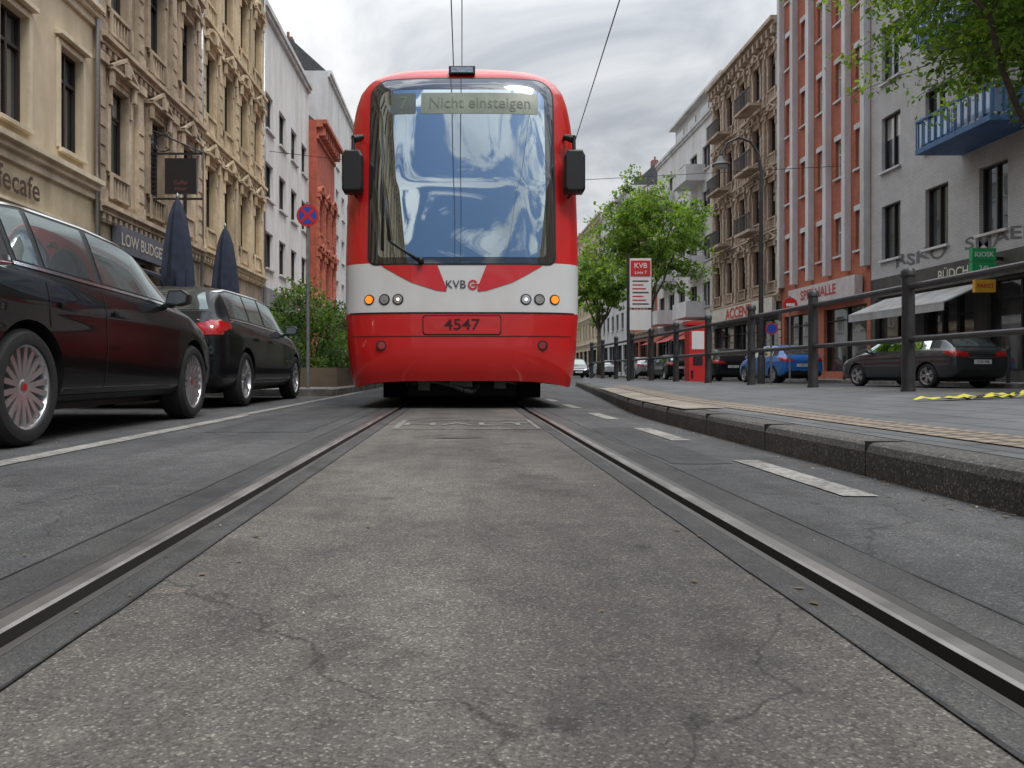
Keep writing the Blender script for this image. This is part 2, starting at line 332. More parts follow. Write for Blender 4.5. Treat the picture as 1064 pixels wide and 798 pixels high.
# left pavement
m_slab=MBrick('pavement_slabs',(.22,.215,.205),(.175,.17,.165),(.08,.078,.075),.30,.30,.008,'XY')
m_kerb=M('kerb_stone',(.19,.18,.165),.85,var=.35,ns=5,bump=.5,bs=60,grime=.35,col2=(.24,.225,.2))
b=B(); b.box(-8.3,-4.56,Y0,Y1,-.05,.125,0); b.box(-4.56,-4.4,Y0,Y1,-.05,.118,1)
b.box(-4.4,-2.35,13.2,Y1,-.05,.121,0); b.box(-4.4,-2.2,13.05,13.2,-.05,.117,1); b.box(-2.35,-2.2,13.2,Y1,-.05,.116,1)
b.obj('pavement',[m_slab,m_kerb])
b=B(); b.box(14.1,16.3,Y0,Y1,-.05,.125,0); b.box(13.95,14.1,Y0,Y1,-.05,.118,1)
b.obj('pavement',[m_slab,m_kerb])

# tram platform
m_plat=MBrick('platform_paving',(.140,.141,.143),(.108,.109,.111),(.052,.052,.052),.40,.26,.009,'YX',vary=.34)
m_tact=MBrick('tactile_paving',(.31,.245,.18),(.25,.20,.15),(.10,.085,.07),.10,.10,.014,'XY',bump=.9,offs=0)
m_kerbd=MAsphalt('kerb_concrete',(.105,.10,.092),(.19,.18,.165),150,.4,crack=False,dim='3D')
ks=[(-25,1.57),(0,1.57),(4,1.575),(6,1.60),(7,1.64),(8,1.72),(9,1.83),(10,1.95),(12,2.18),(14,2.4),(18,2.85),(23,3.4),(25,3.7)]
sec=lambda k:[(k,0),(k-.0,.095),(k+.012,.122),(k+.03,.132),(k+.16,.136),(k+.165,.133),(k+.17,.137),(4.0,.235),(4.17,.245),(4.2,.235),(4.2,-.02)]
vs=[];n=11
for y,k in ks: vs+=[(x,y,z) for x,z in sec(k)]
fs=[];mi=[]
for j in range(len(ks)-1):
    for i in range(n-1):
        fs.append((j*n+i,j*n+i+1,(j+1)*n+i+1,(j+1)*n+i)); mi.append(1 if i<4 else (3 if i<6 else (0 if i<7 else 1)))
fs.append(tuple(range((len(ks)-1)*n,len(ks)*n))); mi.append(1)
plat=mkobj('tram_platform',vs,fs,[m_plat,m_kerbd,m_tact,m_dark],mi,recalc=False)
def kx_(y): return np.interp(y,[a for a,_ in ks],[c for _,c in ks])
def platz(x,y):
    k=kx_(y); return .137+(x-k-.17)/(4.0-k-.17)*(.235-.137)
vs=[];fs=[]
for y,k in ks:
    if y>14.5: break
    for dx in (.34,.58): vs.append((k+dx,y,platz(k+dx,y)+.005))
for j in range(len(vs)//2-1): fs.append((2*j,2*j+1,2*j+3,2*j+2))
mkobj('tactile_strip',vs,fs,[m_tact],parent=plat,recalc=False)
b=B()
for y in np.arange(-6,9,1.0):
    k=kx_(y); b.box(k-.001,k+.163,y,y+.006,.0,.1375,0)
b.obj('kerb_joints',[m_dark],parent=plat)
b=B()
for i in range(9):
    y=5.6+i*.82; k1=kx_(y);k2=kx_(y+.8)
    b.add([(k1+.02,y,.141),(k1+.32,y,.150),(k2+.32,y+.8,.150),(k2+.02,y+.8,.141)],[(0,1,2,3)],0)
b.obj('kerb_slabs',[M('light_concrete',(.31,.27,.22),.85,var=.28,ns=6,bump=.3,bs=60,grime=.4)],parent=plat,recalc=False)

# ------------------------------------------------------------------ buildings
def building(name,side,X,y0,y1,H,wall,trim,frame,gh=4.1,fh=3.5,bay=2.2,ww=.95,wh=2.0,sill=.75,style='plain',shop=None,shopcol=None,depth=10,cross=True,seed=1,roofm=None):
    rd=random.Random(seed)
    fn=(lambda u,v,w_:(X+w_,u,v)) if side<0 else (lambda u,v,w_:(X-w_,u,v))
    org=(X,(y0+y1)/2,0); P=empty(name,org)
    wl=B(fn); tr=B(fn); gl=B(fn); fr=B(fn); sh=B(fn)
    nf=max(1,int((H-gh-.4)/fh)); nb=max(1,round((y1-y0)/bay)); bw=(y1-y0)/nb
    top=gh+nf*fh
    wl.box(y0,y1,0,H,-depth,-.31,0)
    for i in range(nf):
        v0=gh+i*fh; s0=v0+sill; s1=s0+wh
        wl.box(y0,y1,v0,s0,-.31,0,0)
        wl.box(y0,y1,s1,v0+fh,-.31,0,0)
        e=y0
        for j in range(nb):
            c=y0+(j+.5)*bw; a,d=c-ww/2,c+ww/2
            wl.box(e,a,s0,s1,-.31,0,0); e=d
            g=rd.choices([0,1,2],[.6,.28,.12])[0]
            gl.box(a,d,s0,s1,-.22,-.20,g)
            if g!=2 and rd.random()<.4:
                hh=rd.uniform(.2,.55)*wh; gl.box(a+.04,d-.04,s1-hh,s1-.03,-.198,-.19,2)
            ft=.055
            fr.box(a,a+ft,s0,s1,-.19,-.13); fr.box(d-ft,d,s0,s1,-.19,-.13); fr.box(a+ft,d-ft,s0,s0+ft,-.19,-.13); fr.box(a+ft,d-ft,s1-ft,s1,-.19,-.13)
            if cross:
                fr.box(c-.03,c+.03,s0+ft,s1-ft,-.188,-.125)
                if style!='plain': fr.box(a+ft,c-.03,s1-.62,s1-.56,-.186,-.13); fr.box(c+.03,d-ft,s1-.62,s1-.56,-.186,-.13)
            tr.box(a-.06,d+.06,s0-.08,s0-.003,0.002,.11)
            if style=='ornate':
                tr.box(a-.17,a-.004,s0,s1+.12,.002,.075); tr.box(d+.004,d+.17,s0,s1+.12,.002,.075); tr.box(a,d,s1+.003,s1+.12,.002,.07)
                tr.box(a-.13,a-.02,s1-.5,s1-.1,.075,.12); tr.box(d+.02,d+.13,s1-.5,s1-.1,.075,.12)
                zt=s1+.12
                tr.box(a-.24,d+.24,zt+.14,zt+.21,.002,.24); tr.box(a-.17,d+.17,zt+.002,zt+.14,.002,.10)
                tr.box(a-.19,a-.06,zt-.22,zt+.14,.12,.20); tr.box(d+.06,d+.19,zt-.22,zt+.14,.12,.20)
                if (i+j)%2==0 or i==0:
                    tr.prism([(a-.24,zt+.212),(d+.24,zt+.212),(c,zt+.56)],.002,.15)
                    tr.prism([(a-.27,zt+.212),(a-.16,zt+.212),(c,zt+.54),(d+.16,zt+.212),(d+.27,zt+.212),(c,zt+.64)],.15,.24)
                else:
                    q=[(c+(ww/2+.24)*math.cos(t_),zt+.212+.36*math.sin(t_)) for t_ in np.linspace(0,math.pi,9)]
                    tr.prism(q,.002,.15)
                    q2=[(c+(ww/2+.27)*math.cos(t_),zt+.212+.42*math.sin(t_)) for t_ in np.linspace(0,math.pi,9)]+[(c+(ww/2+.16)*math.cos(t_),zt+.212+.32*math.sin(t_)) for t_ in np.linspace(math.pi,0,9)]
                    tr.prism(q2,.15,.24)
                tr.prism([(c-.11,zt+.17),(c+.11,zt+.17),(c+.15,zt+.45),(c-.15,zt+.45)],.24,.30)
                tr.box(a-.1,d+.1,s0-.56,s0-.49,.002,.09)
                for kx in np.linspace(a+.06,d-.06,6): tr.box(kx-.035,kx+.035,s0-.49,s0-.082,.002,.07)
                tr.box(a-.14,a-.02,s0-.62,s0-.08,.11,.14); tr.box(d+.02,d+.14,s0-.62,s0-.08,.11,.14)
            elif style=='classic':
                tr.box(a-.11,a-.003,s0,s1+.10,.002,.045); tr.box(d+.003,d+.11,s0,s1+.10,.002,.045); tr.box(a,d,s1+.003,s1+.10,.002,.043)
                tr.box(a-.16,d+.16,s1+.16,s1+.24,.002,.15)
        wl.box(e,y1,s0,s1,-.31,0,0)
        if style in('ornate','classic'):
            tr.box(y0+.003,y1-.003,v0-.22,v0-.10,.002,.16); tr.box(y0+.003,y1-.003,v0-.10,v0,.002,.25); tr.box(y0+.003,y1-.003,v0-.40,v0-.22,.002,.07)
            if style=='ornate':
                for kx in np.arange(y0+.12,y1-.1,.28): tr.box(kx,kx+.13,v0-.36,v0-.24,.07,.14)
                for j in range(nb+1):
                    c=min(max(y0+j*bw,y0+.17),y1-.17)
                    tr.box(c-.15,c+.15,v0+.30,v0+fh-.62,.002,.10); tr.box(c-.19,c+.19,v0+.003,v0+.30,.002,.14)
                    tr.box(c-.20,c+.20,v0+fh-.62,v0+fh-.42,.002,.17)
                    if i%2==1 or name!='ochre_townhouse':
                        for q in range(5): tr.box(c-.13,c+.13,v0+.42+q*.42,v0+.68+q*.42,.10,.125)
    if top<H: wl.box(y0,y1,top,H,-.31,0,0)
    if style=='brickbands':
        for j in range(nb+1):
            c=min(max(y0+j*bw,y0+.16),y1-.16); tr.box(c-.15,c+.15,gh,H-.2,.002,.26)
        for i in range(nf): 
            for j in range(nb):
                c=y0+(j+.5)*bw; tr.box(c-ww/2-.05,c+ww/2+.05,gh+i*fh+sill+wh+.003,gh+i*fh+sill+wh+.22,.002,.05)
    cw=.55 if style in('ornate','classic') else .22
    tr.box(y0-.0+.004,y1-.004,H-.35,H-.18,.002,cw*.6); tr.box(y0+.004,y1-.004,H-.18,H+.02,.002,cw)
    if style in('ornate','classic'):
        for kx in np.arange(y0+.2,y1-.2,.62): tr.box(kx,kx+.2,H-.75,H-.352,.002,cw*.75)
        tr.box(y0+.004,y1-.004,H-.95,H-.78,.002,.1)
    rf=B(fn)
    rf.add([(y0,H+.001,-.1),(y1,H+.001,-.1),(y1,H+1.9,-2.2),(y0,H+1.9,-2.2),(y0,H+.001,-depth),(y1,H+.001,-depth),(y1,H+1.9,-depth+2),(y0,H+1.9,-depth+2)],[(0,1,2,3),(4,7,6,5),(3,2,6,7),(0,3,7,4),(1,5,6,2)],0)
    for q in range(max(1,int((y1-y0)/6))):
        yc_=y0+2.2+q*6
        if yc_<y1-1: rf.box(yc_,yc_+.7,H+1.2,H+3.0,-3.2,-2.6,1); rf.tube((yc_+.2,H+3.0,-2.9),(yc_+.2,H+3.35,-2.9),.09,.09,8,1)
    nsb=max(1,round((y1-y0)/3.4)); sw=(y1-y0)/nsb
    gtop=3.15
    wl.box(y0,y1,gtop,gh,-.31,0,1 if shopcol else 0)
    e=y0
    for j in range(nsb):
        a=y0+j*sw+.28; d=y0+(j+1)*sw-.28
        wl.box(e,a,0,gtop,-.31,0,1 if shopcol else 0); e=d
        low=.45; door=(j%2==1)
        dx=a+1.0 if door else a
        if door:
            sh.box(a,dx,.12,gtop,-.26,-.24,1); sh.box(a,a+.08,.12,gtop,-.24,-.16,0); sh.box(dx-.08,dx,.12,gtop,-.24,-.16,0); sh.box(a+.08,dx-.08,2.25,2.33,-.24,-.16,0); sh.box(a+.08,dx-.08,.12,.38,-.24,-.18,0)
            sh.box(a+.14,a+.17,.95,1.35,-.16,-.12,2)
        wl.box(dx,d,0,low,-.31,-.02,1 if shopcol else 0)
        sh.box(dx,d,low,gtop,-.26,-.24,1)
        for kx in np.linspace(dx,d-.07,3): sh.box(kx,kx+.07,low,gtop,-.24,-.15,0)
        sh.box(dx,d,low,low+.07,-.238,-.152,0); sh.box(dx,d,gtop-.55,gtop-.5,-.238,-.152,0)
    wl.box(e,y1,0,gtop,-.31,0,1 if shopcol else 0)
    if style=='ornate':
        for v in np.arange(.5,gh-.5,.42): 
            for j in range(nsb+1):
                c=y0+j*sw; a=max(y0,c-.27); d=min(y1,c+.27)
                if v<gtop-.3: tr.box(a,d,v,v+.36,.002,.05)
    sm=shopcol or wall
    wl.obj('walls',[wall,sm],P,org); tr.obj('stone_trim',[trim],P,org)
    gl.obj('window_glass',[G_dark,G_mid,G_curt],P,org); fr.obj('window_frames',[frame],P,org)
    sh.obj('shopfront',[shop or m_black,G_shop,m_steel],P,org); rf.obj('roof',[roofm or m_roof,m_chim],P,org)
    return P,fn,org
m_roof=M('roof_slate',(.07,.07,.075),.7,var=.3,ns=5); m_chim=M('chimney_brick',(.24,.12,.09),.85,var=.2,ns=8)
st_cream=M('stucco_cream',(.65,.545,.385),.85,var=.08,ns=2,grime=.25)
tr_cream=M('trim_cream',(.70,.61,.455),.8,var=.10,ns=4,grime=.30)
st_tan=M('sandstone_tan',(.48,.385,.275),.9,var=.16,ns=2,bump=.35,bs=35,grime=.38)
tr_tan=M('trim_sandstone',(.56,.455,.33),.85,var=.2,ns=5,bump=.4,bs=25,grime=.48)
st_och=M('stucco_ochre',(.60,.46,.28),.88,var=.15,ns=2,bump=.3,bs=40,grime=.38)
tr_och=M('trim_ochre',(.68,.555,.37),.85,var=.16,ns=5,bump=.4,bs=25,grime=.42)
st_wht=M('stucco_white',(.72,.715,.70),.85,var=.05,ns=2,grime=.18)
st_wht2=M('stucco_offwhite',(.64,.64,.635),.85,var=.06,ns=2,grime=.22)
st_red=M('sandstone_red',(.45,.105,.065),.85,var=.2,ns=3,grime=.3)
tr_red=M('trim_red',(.53,.16,.10),.85,var=.2,ns=3,grime=.3)
br_org=MBrick('brick_red_orange',(.47,.135,.075),(.39,.105,.055),(.33,.16,.11),.25,.075,.006,'YZ',vary=.2)
br_gry=MBrick('brick_grey_painted',(.50,.495,.48),(.46,.455,.445),(.34,.34,.33),.25,.08,.007,'YZ',vary=.18)
br_brn=MBrick('brick_brown',(.39,.25,.175),(.33,.20,.14),(.28,.2,.155),.25,.075,.008,'YZ')
tr_brn=M('trim_brown',(.52,.41,.31),.85,var=.2,ns=4,bump=.3,bs=25,grime=.4)
f_white=M('frame_white',(.62,.62,.6),.5,var=.05); f_dark=M('frame_dark',(.03,.022,.018),.5)
sh_dark=M('shop_dark',(.07,.065,.06),.6,grime=.3,var=.2); sh_cream=M('shop_cream',(.63,.53,.36),.7,grime=.28)
sh_tan=M('shop_tan',(.36,.285,.205),.8,grime=.4); sh_grey=M('shop_grey',(.24,.24,.245),.7,grime=.3)

# left row (X=-8)
b1,f1,o1=building('cream_townhouse',-1,-8,-5.5,16.75,17.5,st_cream,tr_cream,f_dark,gh=4.55,fh=3.75,bay=2.02,ww=.9,wh=2.05,sill=.32,style='classic',shopcol=sh_cream,seed=3)
b2,f2,o2=building('sandstone_townhouse',-1,-8,16.75,23.4,17.6,st_tan,tr_tan,f_dark,gh=4.15,fh=3.7,bay=2.2,ww=.92,wh=2.0,sill=.78,style='ornate',shopcol=sh_tan,seed=4)
b3,f3,o3=building('ochre_townhouse',-1,-8,23.4,30.8,18.2,st_och,tr_och,f_dark,gh=4.2,fh=3.55,bay=1.85,ww=.9,wh=1.95,sill=.72,style='ornate',shopcol=sh_tan,seed=5)
building('white_apartment_house',-1,-8,30.8,40.2,15.3,st_wht,st_wht2,f_dark,gh=3.9,fh=2.85,bay=2.35,ww=1.25,wh=1.5,sill=.8,shopcol=sh_grey,seed=6)
building('red_sandstone_house',-1,-7.6,40.2,45.9,13.6,st_red,tr_red,f_white,gh=4,fh=3.1,bay=1.9,ww=.95,wh=1.8,sill=.7,style='ornate',shopcol=st_red,seed=7)
building('white_apartment_house',-1,-8,45.9,60,18.4,st_wht2,st_wht,f_white,gh=4,fh=2.9,bay=2.3,ww=1.2,wh=1.5,sill=.8,seed=8,shopcol=sh_grey)
building('sandstone_townhouse',-1,-8,60,76,17.2,st_tan,tr_tan,f_white,gh=4,fh=3.3,bay=2.4,ww=1,wh=1.8,style='classic',seed=9)
building('white_apartment_house',-1,-8,76,110,18.5,st_wht,st_wht2,f_white,gh=4,fh=3,bay=2.6,ww=1.3,wh=1.6,seed=10)
building('ochre_townhouse',-1,-8,-34,-5.6,15,st_och,tr_och,f_white,gh=4.1,fh=3.5,bay=2.4,ww=1,wh=1.9,style='classic',seed=11)
# right row (X=16)
b4,f4,o4=building('grey_brick_apartment_house',1,16,8,30.1,18.5,br_gry,st_wht2,f_dark,gh=4.0,fh=3.35,bay=2.75,ww=1.25,wh=2.05,sill=.65,shopcol=sh_dark,seed=12)
b5,f5,o5=building('orange_brick_apartment_house',1,16,30.15,38.5,21.8,br_org,st_wht2,f_white,gh=4.6,fh=3.3,bay=1.68,ww=.62,wh=1.6,sill=.75,style='brickbands',shopcol=br_org,seed=13)
b6,f6,o6=building('brown_ornate_townhouse',1,16,38.55,49,18.3,br_brn,tr_brn,f_dark,gh=4.4,fh=3.3,bay=2.05,ww=.95,wh=1.85,sill=.7,style='ornate',shopcol=sh_dark,seed=14)
b7,f7,o7=building('white_balcony_apartment_house',1,16,49.05,63,17.3,st_wht,st_wht2,f_dark,gh=4,fh=3.0,bay=2.8,ww=1.6,wh=1.6,sill=.75,shopcol=sh_grey,seed=15)
building('brown_ornate_townhouse',1,16,63.05,73,15.5,br_org,tr_brn,f_white,gh=4,fh=3.3,bay=2.3,ww=1,wh=1.8,style='classic',seed=16)
building('white_apartment_house',1,16,73.05,88,18.2,st_wht2,st_wht,f_dark,gh=4,fh=3.1,bay=2.4,ww=1.2,wh=1.6,seed=17)
building('cream_townhouse',1,16,88.05,112,18.6,st_cream,tr_cream,f_white,gh=4,fh=3.2,bay=2.4,ww=1.1,wh=1.7,style='classic',seed=18)
building('white_apartment_house',1,16,-10,7.9,16,st_wht,st_wht2,f_dark,gh=4,fh=3.1,bay=2.6,ww=1.3,wh=1.6,seed=19)
building('cream_townhouse',1,16,-34,-10.1,15.5,st_cream,tr_cream,f_white,gh=4,fh=3.3,bay=2.4,ww=1.1,wh=1.8,style='classic',seed=20)
m_teal=M('facade_teal_grey',(.36,.42,.44),.7,var=.1,grime=.2)
P=empty('office_building',(4,118,0)); wl=B(lambda u,v,w_:(u,118-w_,v)); gl=B(lambda u,v,w_:(u,118-w_,v))
wl.box(-12,20,0,18,-12,0,0)
for i in range(6):
    for j in range(13):
        wl.box(-11.6+j*2.4,-11.6+j*2.4+2.0,1.2+i*2.8,1.3+i*2.8,.0,.12,1); gl.box(-11.6+j*2.4,-11.6+j*2.4+1.9,1.3+i*2.8,3.0+i*2.8,.005,.03,random.choice([0,0,1]))
wl.obj('walls',[m_teal,st_wht],P,(4,118,0)); gl.obj('window_glass',[G_dark,G_mid],P,(4,118,0))
bb=B(f7)
for i in range(4):
    v=4+i*3.0; 
    for c in (52.2,59.6):
        bb.box(c-1.6,c+1.6,v+.05,v+.2,.003,1.3,0); bb.box(c-1.6,c+1.6,v+.2,v+1.1,1.22,1.28,0); bb.box(c-1.6,c-1.54,v+.2,v+1.1,.003,1.22,0); bb.box(c+1.54,c+1.6,v+.2,v+1.1,.003,1.22,0)
bb.box(50,62,17.35,19.8,-5,-1.2,0); bb.box(49.8,62.2,19.8,20.0,-5.2,-.7,0)
for c in (51.5,54.5,57.5,60.5): bb.box(c-.9,c+.9,17.7,19.3,-1.2,-1.15,1)
bb.obj('balconies',[st_wht,G_dark],b7,o7)
bb=B(f6)
for i in range(1,4):
    v=4.4+i*3.3; 
    for c in (41.4,46.2):
        bb.box(c-1.1,c+1.1,v+.1,v+.24,.26,1.0,0)
        for kx in np.linspace(c-1.08,c+1.08,16): bb.box(kx-.015,kx+.015,v+.24,v+1.05,.95,.98,1)
        bb.box(c-1.1,c+1.1,v+1.05,v+1.1,.93,1.0,1)
bb.obj('balconies',[tr_brn,m_iron],b6,o6)
m_blue=M('balcony_blue',(.05,.14,.30),.55,var=.2,ns=6,grime=.25); m_bglass=MGlass('balcony_glass_blue',(.05,.14,.28),.14,wob=.03)
bb=B(f4); 
for (c,v) in ((22.9,7.35),(22.9,10.75),(22.9,14.1)):
    bb.box(c-1.75,c+1.75,v,v+.16,.003,1.5,0)
    bb.box(c-1.75,c+1.75,v+1.0,v+1.07,1.43,1.5,0); bb.box(c-1.75,c-1.69,v+1.0,v+1.07,.003,1.43,0); bb.box(c+1.69,c+1.75,v+1.0,v+1.07,.003,1.43,0)
    for kx in np.linspace(c-1.73,c+1.73,12): bb.box(kx-.018,kx+.018,v+.16,v+1.0,1.45,1.48,1)
    for kw in np.linspace(.1,1.4,5):
        for sx_ in (-1.72,1.72): bb.box(c+sx_-.018,c+sx_+.018,v+.16,v+1.0,kw-.018,kw+.018,1)
    for sx_ in np.linspace(-1.65,.85,4): bb.box(c+sx_,c+sx_+.76,v+.25,v+.93,1.41,1.435,2)
    for sx_ in (-1.70,1.68): bb.box(c+sx_,c+sx_+.02,v+.25,v+.93,.15,1.35,2)
bb.obj('balcony',[m_blue,m_blue,m_bglass],b4,o4)
bb=B(f4)
bb.box(21.5,29.6,3.25,3.95,.004,.12,0)
bb.add([(23.2,3.15,.12),(28.9,3.15,.12),(28.9,2.55,1.5),(23.2,2.55,1.5),(23.2,3.1,.12),(28.9,3.1,.12),(28.9,2.5,1.5),(23.2,2.5,1.5)],[(0,1,2,3),(4,7,6,5),(3,2,6,7),(0,3,7,4),(1,5,6,2)],1)
bb.box(23.2,28.9,2.28,2.5,1.47,1.495,1)
bb.obj('awning',[sh_dark,M('awning_cloth',(.42,.42,.41),.8,grime=.3,var=.1)],b4,o4)
bb=B(f4)
put_text(bb,'BÜDCHEN',.46,lambda x,z:(16-.135,24.6-x,3.6+z),0)
put_text(bb,'RSKO',.8,lambda x,z:(16-.008,26.9-x*1.5,4.45+z*.7+.06*math.sin(x*7)),1,.03)
put_text(bb,'SMAEK',.75,lambda x,z:(16-.008,22.9-x*1.4,4.4+z*.7+.06*math.sin(x*5)),1,.02)
bb.obj('lettering',[M('letter_cream',(.6,.58,.5),.6),M('graffiti',(.12,.12,.13),.6)],b4,o4)
bb=B()
for (x,y) in ((-7.9,16.7),(-7.9,30.75),(-7.9,23.4)): bb.tube((x,y,.1),(x,y,17),.055,n=8)
bb.obj('downpipes',[m_steel],b2,o2,smooth=True)
# shop signs
m_signdk=M('sign_dark',(.02,.018,.02),.4); m_signtx=M('sign_letter',(.55,.5,.42),.5); m_brown=M('sign_letter_brown',(.08,.04,.025),.5)
P=empty('cafe_sign',(-7.9,13.4,3.9)); bb=B()
put_text(bb,'cafecafe',.58,lambda x,z:(-7.93,13.55+x,3.78+z),0,.016)
bb.obj('lettering',[m_brown],P,(-7.9,13.4,3.9)); bb=B()
bb.box(-7.99,-7.93,11.6,15.5,3.42,3.47,0); bb.obj('moulding',[tr_cream],P,(-7.9,13.4,3.9))
P=empty('bar_sign',(-7.8,18.8,3.6)); bb=B(); bb.box(-7.95,-7.75,17.5,20.1,3.15,3.75,0); put_text(bb,'LOW BUDGET',.40,lambda x,z:(-7.74,18.8+x,3.44+z),1)
bb.obj('sign_box',[M('bar_sign_board',(.10,.105,.13),.5),m_signtx],P,(-7.8,18.8,3.6),bevel=.01)
P=empty('hanging_pub_sign',(-7.2,19.6,5.3)); bb=B()
bb.box(-7.55,-6.75,19.56,19.66,4.95,5.85,0); bb.box(-7.95,-6.6,19.59,19.63,5.95,6.0,0); bb.box(-7.95,-6.6,19.59,19.63,4.8,4.85,0)
bb.box(-7.3,-7.27,19.59,19.63,5.85,5.95,0); bb.box(-6.9,-6.87,19.59,19.63,5.85,5.95,0)
for i in range(10):
    a0=i*.55; a1=(i+1)*.55; bb.tube((-7.6+.22*math.cos(a0),19.61,6.25+.22*math.sin(a0)),(-7.6+.22*math.cos(a1),19.61,6.25+.22*math.sin(a1)),.018,n=5)
bb.tube((-7.96,19.61,6.6),(-6.6,19.61,6.0),.02,n=6)
for zz_ in np.arange(4.9,6.5,.12): bb.tube((-7.96,19.61,zz_),(-7.78,19.61,zz_),.014,n=5)
put_text(bb,'Gaffel\nHaus',.15,lambda x,z:(-7.15+x,19.555,5.15+z),1)
bb.obj('sign_board',[m_signdk,M('sign_letter_red',(.16,.05,.04),.5)],P,(-7.2,19.6,5.3))
P=empty('shop_awning',(-7.4,21,2.9)); bb=B(f2); bb.add([(17.3,3.0,.06),(23.0,3.0,.06),(23.0,2.45,1.6),(17.3,2.45,1.6),(17.3,2.94,.06),(23.0,2.94,.06),(23.0,2.39,1.6),(17.3,2.39,1.6)],[(0,1,2,3),(4,7,6,5),(3,2,6,7),(0,3,7,4),(1,5,6,2)],0)
bb.obj('canvas',[M('awning_dark',(.03,.035,.05),.8)],P,(-7.4,21,2.9))
P=empty('kiosk_sign',(15.3,22.6,3.6)); bb=B()
bb.box(14.95,15.65,22.55,22.7,3.68,4.05,0); bb.box(14.95,15.65,22.55,22.7,3.25,3.65,0); bb.box(15.65,16,22.6,22.68,3.7,3.8,1)
put_text(bb,'KIOSK',.20,lambda x,z:(15.3+x,22.545,3.86+z),2,.02); put_text(bb,'24h',.22,lambda x,z:(15.3+x,22.545,3.45+z),2,.02)
bb.obj('sign_box',[M('kiosk_green',(.02,.34,.10),.4,var=.05),m_black,m_white],P,(15.3,22.6,3.6),bevel=.01)
P=empty('parcel_shop_sign',(15.3,22,2.9)); bb=B(); bb.box(15.0,15.6,22.5,22.62,2.75,3.12,0); put_text(bb,'PAKET',.17,lambda x,z:(15.3+x,22.495,2.93+z),1,.02)
bb.obj('sign_box',[M('sign_yellow',(.65,.33,.03),.4),M('sign_red',(.4,.02,.02),.4)],P,(15.3,22,2.9))
P=empty('shop_sign',(15.9,43.8,3.8)); bb=B(); bb.box(15.7,15.92,39,48.4,3.35,4.25,0); put_text(bb,'ACCENT',.85,lambda x,z:(15.69,43.8-x*1.2,3.8+z),1,.03)
bb.obj('sign_box',[M('sign_cream',(.62,.58,.48),.5),M('sign_red2',(.55,.03,.03),.4)],P,(15.9,43.8,3.8))
P=empty('shop_sign',(15.9,34,3.8)); bb=B(); bb.box(15.6,15.92,30.6,36.8,3.5,4.3,0); put_text(bb,'SPIELHALLE',.6,lambda x,z:(15.59,33.8-x*1.1,3.9+z),1,.02)
bb.obj('sign_box',[M('sign_white_red',(.55,.5,.48),.5),M('sign_red3',(.5,.03,.03),.4)],P,(15.9,34,3.8))
P=empty('shop_awning',(15,56,3)); bb=B(f7); 
for a in (50,54.5,59): bb.add([(a,3.3,.06),(a+3.6,3.3,.06),(a+3.6,2.6,1.5),(a,2.6,1.5)],[(0,1,2,3)],0)
bb.obj('canvas',[M('awning_red',(.45,.08,.06),.8)],P,(15,56,3))

# ------------------------------------------------------------------ tram
TY=8.4
zz=[.2,.4,.7,1.05,1.7,2.5,3.0,3.3,3.5,3.65,3.75,3.82,3.88,3.92,3.95,3.97]
ww_=[1.235,1.275,1.305,1.325,1.335,1.325,1.30,1.275,1.24,1.195,1.14,1.08,.99,.88,.74,.52]
zy=[.2,.4,.6,1.05,1.61,2.5,3.4,3.65,3.8,3.88,3.94,3.97]
yy=[.10,.03,0,.0,.05,.15,.27,.32,.39,.46,.58,.85]
TN=3.4;TD=.50
def TW(z): return float(np.interp(z,zz,ww_))
def TYC(z): return float(np.interp(z,zy,yy))
def surf(x,z):
    W=TW(z); r=min(abs(x)/W,.998); return TYC(z)+TD*(1-(1-r**TN)**(1/TN))
m_red=M('tram_red_paint',(.60,.012,.012),.34,var=.06,ns=1.5,coat=.6,grime=.10)
m_twh=M('tram_white_paint',(.66,.66,.655),.35,var=.03,coat=.5,grime=.10)
m_fritt=MGlass('windscreen_border',(.006,.006,.007),.07,wob=.0,rough=.03)
m_wind=MGlass('windscreen_glass',(.010,.014,.016),.50,tint=(.80,.93,1),wob=.04,rough=.008)
m_side=MGlass('tram_side_glass',(.012,.014,.016),.12)
tram=empty('tram',(0,TY,0)); TO=(0,TY,0)
levels=sorted(set([.24,.28,.34,.4,.5,.6,.7,.8,.95,1.056,1.12,1.25,1.4,1.5,1.61,1.7,1.8]+list(np.round(np.linspace(1.95,3.4,12),3))+[3.5,3.58,3.65,3.7,3.75,3.785,3.82,3.85,3.88,3.9,3.92,3.935,3.95,3.96,3.97]+[2.9]))
ths=np.radians([0,1.5,3,5,8,12,18,24,31,38,45,52,59,66,73,79,84,88,90])
cols=[('f',th) for th in ths]+[('s',y) for y in (1.0,1.3,2.2,2.3,4.6,4.7,8.0,8.05,12,16,20,24,28.2)]
vs=[];nc=2*len(cols)-1
def tv(c,z,sg):
    W=TW(z)
    if c[0]=='f':
        x=W*math.sin(c[1])**(2/TN); y=TYC(z)+TD*(1-max(0,math.cos(c[1]))**(2/TN))
    else: x=W; y=max(c[1],TYC(z)+TD+.01*c[1])
    zd=z
    if z<.6 and y<1.0:
        q=(.6-z)/.38; zd=z+.075*q*max(0,1-(abs(x)/1.18)**5)
    return (sg*x,TY+y,zd)
for z in levels:
    row=[tv(c,z,-1) for c in cols[::-1]]+[tv(c,z,1) for c in cols[1:]]
    vs+=row
fs=[];mi=[];K=len(cols)
